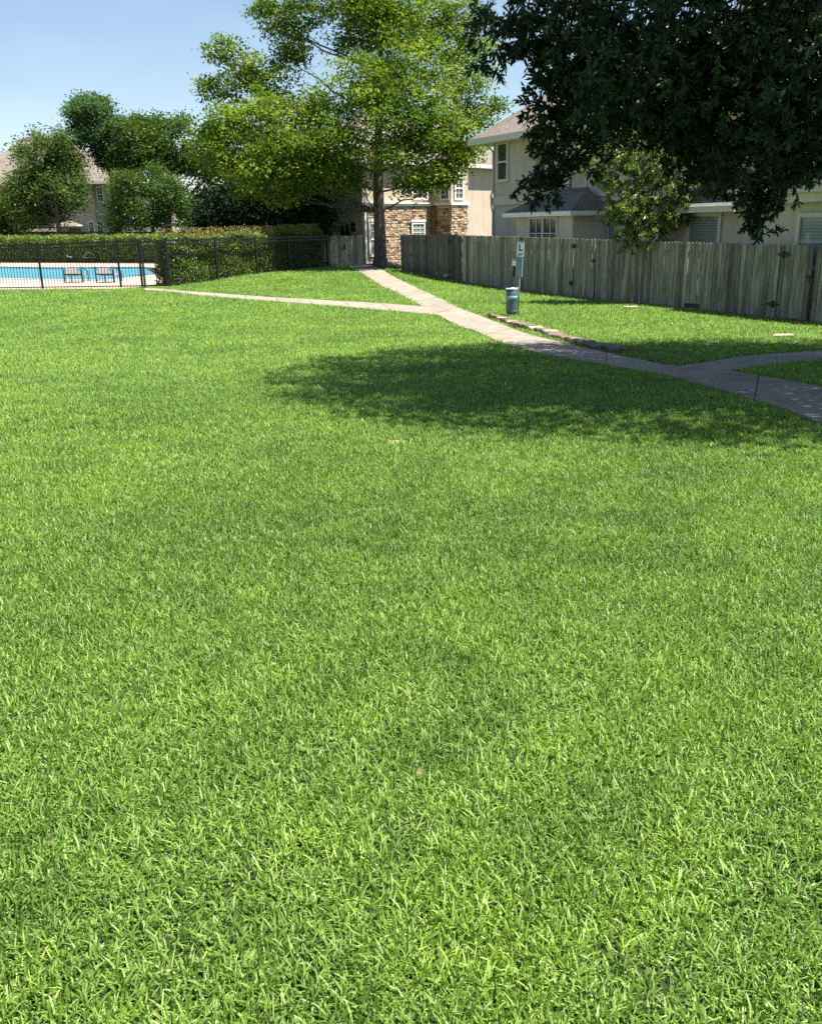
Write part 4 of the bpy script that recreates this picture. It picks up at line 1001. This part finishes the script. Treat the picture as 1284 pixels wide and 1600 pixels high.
tree('oak_tree', 'tall spreading tree with yellow green leaves and straight grey trunk beside the stone house', 'tree', B0, trunk, lobes, 44, .31, (.19, .10), 'leaf_oak', 'bark', None, .7, .5, tint_sd=.3, amin=4, rk=.0075, cl=.9, lp_=.5)

# fastigiate olive tree far left
b = pt(92, 372, 82); b.z = .15
tree('upright_tree', 'rounded upright olive green tree in front of the tan house at the left', 'tree', b, [(b, .22), (pt(90, 345, 82), .16), (pt(86, 300, 82), .1), (pt(80, 240, 82), .04)],
     outline_lobes([(12, 330), (18, 275), (28, 240), (45, 226), (60, 217), (70, 207), (80, 213), (95, 210), (106, 220), (118, 242), (126, 266), (130, 290), (124, 318), (112, 338), (95, 350), (60, 350), (25, 346)], 82, 72, 11, 820) + [lob(60, 216, 82, 5, 8, None, 2), lob(86, 212, 82, 5, 8, None, 2.2), lob(105, 222, 82, 5, 7, None, 2), lob(40, 228, 82, 5, 6, None, 1.6)],
     38, .36, (.24, .12), 'leaf_olive', 'bark', 'trees beyond the pool hedge', .35, 1.1)
# tall blue green tree
b = pt(185, 372, 85); b.z = .15
tree('shade_tree', 'tall blue green tree with rugged crown towering right of the tan house', 'tree', b, [(b, .35), (pt(182, 330, 85), .28), (pt(175, 280, 85), .22), (pt(168, 230, 85), .14), (pt(160, 180, 85), .06)],
     outline_lobes([(113, 180), (130, 156), (150, 154), (169, 166), (184, 176), (205, 182), (214, 200), (212, 240), (205, 268), (180, 272), (158, 264), (142, 240), (122, 226), (116, 207)], 85, 44, 12, 560, 2.6),
     50, .44, (.26, .14), 'leaf_blue', 'bark_dark', 'trees beyond the pool hedge', .5, .6)
b = pt(262, 372, 83); b.z = .15
tree('shade_tree', 'broad mid green tree between the rugged tall tree and the yellow green oak', 'tree', b, [(b, .35), (pt(262, 330, 83), .28), (pt(265, 270, 83), .2), (pt(268, 210, 83), .08)],
     outline_lobes([(202, 186), (216, 180), (238, 184), (259, 180), (300, 186), (335, 202), (350, 260), (350, 330), (300, 345), (270, 312), (240, 275), (212, 272), (205, 225)], 82, 60, 14, 760, 2.6) + outline_lobes([(190, 182), (235, 186), (245, 215), (235, 262), (195, 268)], 83, 16, 15, 260, 1.5),
     44, .46, (.26, .14), 'leaf_mid', 'bark_dark', 'trees beyond the pool hedge', .5, .6)
# crepe myrtle with white blossoms
b = pt(238, 372, 73); b.z = .15
cm = tree('flowering_shrub', 'large loose shrub with scattered white blossoms above the pool hedge', 'shrub', b, [(b, .12), (pt(238, 340, 73), .1), (pt(240, 300, 73), .05)],
     outline_lobes([(174, 334), (180, 284), (198, 270), (214, 266), (240, 267), (262, 274), (284, 302), (300, 340), (310, 357), (250, 360), (195, 359), (178, 352)], 72.6, 46, 11, 560, 1.6),
     40, .36, (.20, .10), 'leaf_mid', 'bark', None, .3, .8)
n = 30; c0 = np.array(pt(245, 318, 71.5)); r_ = 42 * 72 / F
P = np.array([[random.uniform(178, 312), random.uniform(268, 360)] for _ in range(n)]); P3 = []
for (px, py) in P:
    for k in range(4): q = pt(px + random.gauss(0, .9), py + random.gauss(0, .9), 71.2 + random.uniform(-.8, .6)); P3.append(q)
P3 = np.array([tuple(q) for q in P3]); V, T, tt = leaves(P3, rnd_unit(len(P3)), rnd_unit(len(P3)), np.full(len(P3), .11), np.full(len(P3), .11), np.full(len(P3), .5)); mesh_np('blossoms', V, T, tt, M['blossom'], cm)
# low bush at the left edge
b = pt(18, 366, 85); b.z = .15
tree('round_bush', 'low dark green bush at the left picture edge above the hedge', 'bush', b, [(b, .1), (pt(18, 345, 85), .06)], [lob(15, 335, 85, 30, 110), lob(38, 342, 85, 22, 60), lob(-15, 330, 85, 30, 90), lob(5, 352, 85, 24, 50)], 28, .34, (.24, .13), 'leaf_mid', 'bark_dark', None, .5, .7)
# dark trees under the oak, behind the right hedge
b = pt(400, 372, 55); b.z = .1
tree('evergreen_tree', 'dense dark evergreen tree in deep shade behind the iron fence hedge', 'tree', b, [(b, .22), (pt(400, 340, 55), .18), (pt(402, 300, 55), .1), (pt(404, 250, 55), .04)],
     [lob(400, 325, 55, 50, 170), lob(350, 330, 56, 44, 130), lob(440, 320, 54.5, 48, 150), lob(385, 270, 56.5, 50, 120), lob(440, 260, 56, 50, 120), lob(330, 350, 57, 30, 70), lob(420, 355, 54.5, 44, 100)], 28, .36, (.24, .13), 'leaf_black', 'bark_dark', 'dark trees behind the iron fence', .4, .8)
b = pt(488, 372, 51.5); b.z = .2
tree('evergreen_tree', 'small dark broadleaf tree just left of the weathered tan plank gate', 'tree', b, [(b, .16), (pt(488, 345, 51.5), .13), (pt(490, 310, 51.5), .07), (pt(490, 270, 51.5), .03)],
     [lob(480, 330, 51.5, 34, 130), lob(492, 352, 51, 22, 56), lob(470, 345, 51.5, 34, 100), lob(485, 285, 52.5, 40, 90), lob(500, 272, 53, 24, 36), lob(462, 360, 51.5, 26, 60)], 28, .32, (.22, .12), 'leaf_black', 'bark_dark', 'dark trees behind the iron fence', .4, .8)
# two little cones behind the side gate
for k, (px, lb) in enumerate(((536, 'left of two small pointed dark conifers behind the tan gate'), (543.5, 'right of two small pointed dark conifers behind the tan gate'))):
    b = pt(px, 385, 53.2); b.z = g0(b.x, b.y); top = zat(b.x, b.y, 353.5)
    t = thing('conifer', lb, 'shrub', tuple(b), 'pair of small pointed conifers'); mb = MB(); mb.tube([b, b + Vector((0, 0, .5))], .04, 6); mb.build('trunk', M['bark_dark'], t)
    n = 1300; h = RS.rand(n) ** .7; zz = b.z + .25 + (top - b.z - .25) * h; rr_ = (1 - h) * .26 * (.5 + .5 * RS.rand(n)); th = RS.rand(n) * 6.283
    P = np.stack([b.x + rr_ * np.cos(th), b.y + rr_ * np.sin(th), zz], 1); Dd = np.stack([np.cos(th) * .5, np.sin(th) * .5, np.ones(n)], 1)
    V, T, tt = leaves(P, Dd, rnd_unit(n), np.full(n, .14), np.full(n, .06), RS.rand(n)); mesh_np('foliage', V, T, tt, M['leaf_black'], t)

# small laurel tree at the plank fence
b = plane_pt(975, 470, WF.off(.45).P, fn); b.z = g0(b.x, b.y); Ds = b.y
tree('small_tree', 'small tree with glossy bright leaves and thin tan trunk before the plank fence', 'tree', b, [(b + Vector((0, 0, -.1)), .105), (pt(976, 450, Ds), .085), (pt(981, 410, Ds), .08), (pt(986, 370, Ds), .075), (pt(1000, 320, Ds + .1), .06), (pt(1005, 270, Ds + .2), .04), (pt(1000, 220, Ds + .2), .02)],
     [lob(1000, 340, Ds, 42, 100), lob(1040, 330, Ds - .2, 38, 80), lob(970, 320, Ds, 38, 80), lob(985, 270, Ds, 46, 110), lob(960, 245, Ds, 34, 60), lob(1045, 280, Ds, 50, 110), lob(1000, 215, Ds + .2, 46, 80), lob(1075, 330, Ds - .3, 18, 24), lob(1080, 300, Ds, 24, 30), lob(990, 365, Ds - .2, 28, 46), lob(1030, 362, Ds - .2, 26, 36), lob(915, 250, Ds, 22, 22), lob(935, 275, Ds - .1, 18, 16), lob(1060, 230, Ds, 40, 60)],
     22, .24, (.13, .042), 'leaf_small', 'bark_tan', None, .35, .9, True, True, shell=.5, droop=.2)

# overhanging dark oak at the upper right (trunk outside the frame)
tb = Vector((8.6, 11.2, g0(8.6, 11.2)))
trunk = [(tb + Vector((0, 0, -.2)), .42), (tb + Vector((0, 0, .15)), .36), (tb + Vector((-.1, .05, 1.6)), .30), (tb + Vector((-.3, .1, 2.8)), .28), (tb + Vector((-.5, 0, 4.2)), .24), (tb + Vector((-.7, .1, 5.6)), .18), (tb + Vector((-.9, .1, 6.6)), .12), (tb + Vector((-1, .1, 8.6)), .04)]
lobes = []
for (px, py, D, rp, n) in [(795, 45, 11, 42, 90), (760, 25, 11, 22, 24), (765, 95, 11, 16, 12), (868, 35, 11, 66, 230), (900, 115, 11, 62, 210), (960, 40, 10.5, 90, 360), (868, 205, 11.5, 36, 80), (848, 285, 11.5, 30, 60), (872, 255, 11.5, 30, 50), (860, 160, 11.4, 38, 70), (940, 160, 11, 58, 160), (1000, 120, 10, 95, 420), (1070, 210, 10.6, 60, 180), (1130, 60, 10, 118, 520), (1180, 185, 10, 100, 460), (1250, 70, 9.5, 115, 460), (1240, 240, 10.6, 50, 100), (1262, 272, 10.6, 26, 22), (1190, 295, 11.4, 30, 70), (1186, 335, 11.4, 18, 36), (1188, 362, 11.4, 8, 12), (1125, 262, 11.4, 34, 50), (925, 225, 11.3, 34, 50), (1295, 190, 9.8, 80, 240), (1152, 305, 11.4, 14, 9), (1212, 312, 11.4, 14, 10), (1090, 150, 10.4, 85, 300), (1105, 245, 11, 40, 70)]:
    lobes.append(lob(px, py, D, rp, int(n * .62)))
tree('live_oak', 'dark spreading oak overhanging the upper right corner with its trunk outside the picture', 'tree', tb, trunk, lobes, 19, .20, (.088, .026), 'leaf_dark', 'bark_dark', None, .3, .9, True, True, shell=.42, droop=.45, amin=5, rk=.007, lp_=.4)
ok = [o for o in COL.objects if o.name == 'live_oak'][0]
# the rest of its crown, above and beside the frame
def cloud(nC, ctr, rad):
    u = rnd_unit(nC) * RS.rand(nC, 1) ** .4; Cn = u * np.array(rad) + np.array(ctr)
    # uneven bays in the outline give the shade its ragged edge
    hv = np.sin(Cn[:, 0] * 1.9 + 1) * np.sin(Cn[:, 1] * 1.7 + .5) + .5 * np.sin(Cn[:, 0] * 4.1 + Cn[:, 1] * 3.3)
    e = np.linalg.norm((Cn - np.array(ctr)) / np.array(rad), axis=1); k = ((hv > -.75) | (e < .68)) & (Cn[:, 2] > 4.3); return Cn[k]
Cn = np.concatenate([cloud(5600, (7.1, 11.7, 7.3), (5.9, 5.5, 2.7)), cloud(2500, (9.8, 13.7, 7.0), (5.2, 4.3, 2.2))])
idx = np.repeat(np.arange(len(Cn)), 18); n = len(idx); P = Cn[idx] + RS.normal(size=(n, 3)) * .22
V, T, tt = leaves(P, rnd_unit(n) + np.array([0, 0, -.2]), norm(RS.normal(size=(n, 3)) * .7 + np.array([0, 0, .4])), .16 * (.7 + .6 * RS.rand(n)), .07 * (.7 + .6 * RS.rand(n)), np.clip(.5 + .25 * RS.normal(size=n), 0, 1))
mesh_np('crown', V, T, tt, M['leaf_dark'], ok)

# ------------------------------------------------------------------ hedges
def hedge(name, label, A, B, zA, zB, thick, n, leaf, m_, back=True, tips=0, flip=False):
    d = flat(B - A); L_ = d.length; d.normalize(); nn = Vector((-d.y, d.x, 0))
    if (nn.y < 0) != flip: nn = -nn
    t = thing(name, label, 'hedge', (A.x, A.y, g0(A.x, A.y)))
    s = RS.rand(n); which = RS.rand(n); h = RS.rand(n); k = RS.rand(n)
    top = zA + (zB - zA) * s + .05 * np.sin(s * L_ * 1.7) + .04 * np.sin(s * L_ * 4.3 + 1)
    gz = A.z + (B.z - A.z) * s
    fr = which < .55; tpm = (which >= .55) & (which < .9)
    kk = np.where(fr, np.abs(RS.normal(size=n)) * .12 + .05 * np.sin(s * L_ * 2.3 + h * 5), np.where(tpm, k * thick, thick - np.abs(RS.normal(size=n)) * .12))
    zz = np.where(tpm, top - np.abs(RS.normal(size=n)) * .08, gz + (top - gz) * h)
    P = np.array([A.x, A.y, 0])[None] + np.outer(s * L_, np.array(d)) + np.outer(kk, np.array(nn)) + np.outer(zz, np.array([0, 0, 1]))
    N0 = np.where(tpm[:, None], np.array([0, 0, 1.])[None], np.where(fr[:, None], -np.array(nn)[None], np.array(nn)[None]))
    N_ = norm(N0 * .8 + RS.normal(size=(n, 3)) * .55); D_l = norm(RS.normal(size=(n, 3)) + np.array([0, 0, -.1]))
    cl = np.clip(.5 + .25 * np.sin(s * L_ * 3.1 + zz * 4) * np.sin(s * L_ * 1.3 - zz * 6) + RS.normal(size=n) * .18, 0, 1)
    V, T, tt = leaves(P, D_l, N_, leaf[0] * (.7 + .6 * RS.rand(n)), leaf[1] * (.7 + .6 * RS.rand(n)), cl); mesh_np('foliage', V, T, tt, M[m_], t)
    # leafy ends
    m_e = n // 14; e = RS.rand(m_e) < .5; ee = np.where(e, 0., L_); k2 = RS.rand(m_e) * thick; h2 = RS.rand(m_e)
    zz2 = np.where(e, A.z, B.z) + (np.where(e, zA, zB) - np.where(e, A.z, B.z)) * h2
    P = np.array([A.x, A.y, 0])[None] + np.outer(ee + np.where(e, .1, -.1) * RS.rand(m_e), np.array(d)) + np.outer(k2, np.array(nn)) + np.outer(zz2, np.array([0, 0, 1]))
    V, T, tt = leaves(P, rnd_unit(m_e), norm(RS.normal(size=(m_e, 3)) * .6 + np.outer(np.where(e, -1., 1.), np.array(d))), np.full(m_e, leaf[0]), np.full(m_e, leaf[1]), RS.rand(m_e)); mesh_np('foliage', V, T, tt, M[m_], t)
    # solid boxes added inside the hedge block light, no real branches
    mb = MB(); w = Wall(A, d, -nn); k_ = 12
    for i in range(k_): s0, s1 = L_ * i / k_ + .15, L_ * (i + 1) / k_ - .0; w.box(mb, s0, s1 - .15 if i == k_ - 1 else s1, A.z - .1, A.z + (B.z - A.z) * i / k_ + (zA + (zB - zA) * i / k_ - A.z) * .86, -thick + .2, -.22)
    mb.build('branches', M['bark_dark'], t)
    if tips:
        s = RS.rand(tips) ** .8; kk = RS.rand(tips) * thick; zz = zA + (zB - zA) * s + RS.rand(tips) ** 2 * .32
        P = np.array([A.x, A.y, 0])[None] + np.outer(s * L_, np.array(d)) + np.outer(kk, np.array(nn)) + np.outer(zz, np.array([0, 0, 1]))
        V, T, tt = leaves(P, norm(RS.normal(size=(tips, 3)) * .6 + np.array([0, 0, .8])), rnd_unit(tips), np.full(tips, leaf[0]), np.full(tips, leaf[1] * .8), RS.rand(tips)); mesh_np('new_shoots', V, T, tt, M['leaf_tip'], t)
    return t
hA = I_G2 + (I_R - I_G2).normalized() * .3; hB = I_R.copy(); hn = Vector((-(I_R - I_G2).y, (I_R - I_G2).x, 0)).normalized()
if hn.y < 0: hn = -hn
hA = hA + hn * .25; hB = hB + hn * .25 - (I_R - I_G2).normalized() * .05
hedge('leafy_hedge', 'tall leafy hedge with orange new shoots growing behind the right iron fence', hA, hB, zat(hA.x, hA.y, 371.5), zat(hB.x, hB.y, 360.5), .75, 30000, (.105, .065), 'leaf_hedge', tips=2600)
bA = farL + Vector((-14, .5, 0)); bB = farR + Vector((.6, .3, 0)); bA.z = bB.z = DECK_Z
hedge('clipped_hedge', 'long low clipped hedge on the far side of the swimming pool', bA, bB, zat(0, bA.y, 0) * 0 + zat(farL.x, farL.y, 368.2), zat(farR.x, farR.y, 367.2), 1.4, 30000, (.17, .10), 'leaf_hedge')
cA = dk(258, 428); cA.z = .1
cB = bB + Vector((.5, .2, 0))
hedge('corner_hedge', 'dark hedge closing the pool corner behind the iron gate', cA, cB, zat(cA.x, cA.y, 371), zat(cB.x, cB.y, 367.5), 1.0, 9000, (.15, .09), 'leaf_hedge')
# planting strip under the far hedge
mb = MB(); w = Wall(bA, flat(bB - bA), Vector((0, -1, 0))); w.box(mb, 0, flat(bB - bA).length, DECK_Z - .1, DECK_Z + .06, -.4, .45); tag(mb.build('planting_bed', M['mulch']), None, None, None, 'structure')

# ------------------------------------------------------------------ grass blades
def tuft(k, n, rad, seg):
    rs = np.random.RandomState(100 + k); rr = rad * np.sqrt(rs.rand(n)); th = rs.rand(n) * 6.2832
    B_ = np.stack([rr * np.cos(th), rr * np.sin(th), np.full(n, -.004)], 1)
    Lb = .026 + .036 * rs.rand(n) ** 1.3; wd = .0032 + .0034 * rs.rand(n); lean = np.clip(rs.normal(size=n) * .36 + .70, .05, 1.45)
    straw = rs.rand(n) < .028; lean = np.where(straw, 1.45, lean); wd = np.where(straw, wd * .55, wd)
    yaw = rs.rand(n) * 6.2832; dh = np.stack([np.cos(yaw), np.sin(yaw), np.zeros(n)], 1); tw = yaw + np.pi / 2 + rs.normal(size=n) * .5
    sd = np.stack([np.cos(tw), np.sin(tw), rs.normal(size=n) * .25], 1); u = np.array([0, 0, 1.])
    def at(t):
        ang = lean * (.5 + .85 * t); return B_ + (dh * np.sin(ang)[:, None] + u * np.cos(ang)[:, None]) * (Lb * t)[:, None]
    lv = ((0, .8), (.42, 1.0), (.78, .66)) if seg == 3 else ((0, .9), (.55, .95)); vs = []
    for t, wf in lv: c = at(t); o = sd * (wd * .5 * wf)[:, None]; vs += [c - o, c + o]
    vs.append(at(1.0)); kk = len(vs); V = np.stack(vs, 1).reshape(-1, 3); b = (np.arange(n) * kk)[:, None]; tr = []
    for i in range(len(lv) - 1): q = i * 2; tr += [(q, q + 1, q + 3), (q, q + 3, q + 2)]
    q = (len(lv) - 1) * 2; tr.append((q, q + 1, q + 2)); T = np.stack([b + np.array(t)[None] for t in tr], 1).reshape(-1, 3)
    ti = np.where(straw, .97 + .03 * rs.rand(n), np.clip(.46 + rs.normal(size=n) * .25, 0, .92))
    o = mesh_np('grass_tuft', V, T, np.repeat(ti, kk), M['grass']); COL.objects.unlink(o); return o
def grass():
    D = []; X = []; ns = 90
    for i in range(ns):
        a = 1.15 * (52 / 1.15) ** (i / ns); b = 1.15 * (52 / 1.15) ** ((i + 1) / ns); m = (a + b) / 2
        s_ = max(1, m / 5.5) ** .72; dens = 1000 / s_ ** 2 * (1 if m < 5 else max(.62, (5 / m) ** .3)); hw = .53 * m + 2.3; n = int(dens * (b - a) * 2 * hw)
        D.append(a + (b - a) * RS.rand(n)); X.append((RS.rand(n) * 2 - 1) * hw)
    y = np.concatenate(D); x = np.concatenate(X); sc = np.maximum(1, y / 5.5) ** .72
    keep = np.ones(len(x), bool)
    for (ox, oy) in ((0, 0), (.03, 0), (-.03, 0), (0, .03), (0, -.03)):
        for pl in PATHS + [ap]: keep &= ~in_poly(x + ox * sc, y + oy * sc, [(p.x, p.y) for p in pl])
    keep &= ~in_poly(x, y + .1, [(p.x, p.y) for p in deck_poly])
    s_ = (x - FP0.x) * fn.x + (y - FP0.y) * fn.y; keep &= (s_ > .04) | (y > FP1.y + 20)
    ln = flat(I_R - I_G2).normalized(); lnn = Vector((-ln.y, ln.x))
    if lnn.y < 0: lnn = -lnn
    keep &= ~(((x - I_G2.x) * lnn.x + (y - I_G2.y) * lnn.y > -.06) & (x < I_R.x + .2) & (x > I_G2.x - .3))
    keep &= ~((x < I_G2.x) & (y > I_G2.y - .02))
    keep &= ~((x - K.x) * nS.x + (y - K.y) * nS.y < .1) | (y < 44)
    bp_ = gp(620, 691.5); wr = np.exp(-(((x - bp_.x) / .17) ** 2 + ((y - bp_.y) / .17) ** 2)); keep &= RS.rand(len(x)) > wr * 1.0
    def pn(sx, sy, ph): return np.sin(x * sx + ph) * np.sin(y * sy + ph * 1.7) + .6 * np.sin(x * sx * 2.3 - y * sy * 1.4 + ph * 2.1) + .4 * np.sin(x * sx * 4.7 + y * sy * 4.1 + ph)
    dn = pn(4.2, 3.6, .7) * .5 + pn(11, 9, 2.0) * .35
    keep &= RS.rand(len(x)) < np.clip(.95 + .12 * dn, .8, 1)
    x, y, dn, sc = x[keep], y[keep], dn[keep], sc[keep]; n = len(x); z = ground0(x, y)
    nv = 6; far = y > 9.5
    idx = RS.randint(0, nv, n) + np.where(far, nv, 0)
    me = bpy.data.meshes.new('grass'); o = bpy.data.objects.new('grass', me); COL.objects.link(o); o['kind'] = 'stuff'; me.materials.append(M['grass'])
    me.vertices.add(n); me.vertices.foreach_set('co', np.stack([x, y, z], 1).astype(np.float32).ravel())
    me.attributes.new('pick', 'INT', 'POINT').data.foreach_set('value', idx.astype(np.int32))
    rot = np.stack([RS.normal(size=n) * .05, RS.normal(size=n) * .05, RS.rand(n) * 6.2832], 1).astype(np.float32); me.attributes.new('turn', 'FLOAT_VECTOR', 'POINT').data.foreach_set('vector', rot.ravel())
    hz = sc ** .55 * (1 + .14 * dn) * (.88 + .24 * RS.rand(n)); sv = np.stack([sc, sc, hz], 1).astype(np.float32); me.attributes.new('size', 'FLOAT_VECTOR', 'POINT').data.foreach_set('vector', sv.ravel())
    protos = [tuft(k, 26, .075, 3) for k in range(nv)] + [tuft(20 + k, 26, .075, 2) for k in range(nv)]
    ng = bpy.data.node_groups.new('grass_scatter', 'GeometryNodeTree'); N = ng.nodes; L = ng.links
    ng.interface.new_socket('Geometry', in_out='INPUT', socket_type='NodeSocketGeometry'); ng.interface.new_socket('Geometry', in_out='OUTPUT', socket_type='NodeSocketGeometry')
    gi = N.new('NodeGroupInput'); go = N.new('NodeGroupOutput'); jn = N.new('GeometryNodeJoinGeometry')
    for p in reversed(protos):
        q = N.new('GeometryNodeObjectInfo'); q.inputs['Object'].default_value = p; q.inputs['As Instance'].default_value = True; L.new(q.outputs['Geometry'], jn.inputs[0])
    iop = N.new('GeometryNodeInstanceOnPoints'); iop.inputs['Pick Instance'].default_value = True
    def na(nm, ty):
        q = N.new('GeometryNodeInputNamedAttribute'); q.data_type = ty; q.inputs['Name'].default_value = nm; return q.outputs['Attribute']
    L.new(gi.outputs[0], iop.inputs['Points']); L.new(jn.outputs[0], iop.inputs['Instance']); L.new(na('pick', 'INT'), iop.inputs['Instance Index'])
    e2r = N.new('FunctionNodeEulerToRotation'); L.new(na('turn', 'FLOAT_VECTOR'), e2r.inputs[0]); L.new(e2r.outputs[0], iop.inputs['Rotation']); L.new(na('size', 'FLOAT_VECTOR'), iop.inputs['Scale'])
    L.new(iop.outputs[0], go.inputs[0]); md = o.modifiers.new('scatter', 'NODES'); md.node_group = ng
    print('grass tufts', n)
grass()

# ------------------------------------------------------------------ worn earth and fallen leaves
p = gp(620, 691.5); mb = MB(); n = 16; pts = [Vector((p.x + math.cos(2 * math.pi * i / n) * .11 * random.uniform(.75, 1.2), p.y + math.sin(2 * math.pi * i / n) * .09 * random.uniform(.75, 1.2), 0)) for i in range(n)]
mb.v = [Vector((q.x, q.y, g0(q.x, q.y) + .006)) for q in pts] + [Vector((p.x, p.y, g0(p.x, p.y) + .014))]
[mb.face((i, (i + 1) % n, n)) for i in range(n)]
tag(mb.build('bare_earth', M['earth']), None, None, None, 'structure')
for (px, py, L_, lb) in ((1196, 961, .03, 'brown fallen leaf on the grass at the right, just left of another one'), (1276, 962, .03, 'brown fallen leaf on the grass at the very right picture edge'), (640, 1004, .026, 'tan fallen leaf on the grass near the middle of the lawn'), (655, 1208, .03, 'dry straw coloured leaf low in the middle of the lawn'), (795, 566, .045, 'tiny white scrap lying on the shaded grass under the oak')):
    q = gp(px, py, .045); mb = MB(); a = random.uniform(0, 6.28); d = Vector((math.cos(a), math.sin(a), .25)).normalized(); s = Vector((-math.sin(a), math.cos(a), .1)); k = 5
    for i in range(k):
        t = i / (k - 1); wv = L_ * .3 * math.sin(math.pi * min(.97, max(.03, t))); c_ = q + d * (t - .5) * L_ + Vector((0, 0, .25 * L_ * (t - .5) ** 2 * 4))
        mb.v += [c_ - s * wv, c_ + Vector((0, 0, -.12 * wv)), c_ + s * wv]
    for i in range(k - 1): o = i * 3; mb.face((o, o + 1, o + 4, o + 3), 0, True); mb.face((o + 1, o + 2, o + 5, o + 4), 0, True)
    white = 'white scrap' in lb
    tag(mb.build('paper_scrap' if white else 'fallen_leaf', M['white'] if white else M['dry'], None, q), lb, 'litter' if white else 'leaf', None if white else 'fallen leaves')
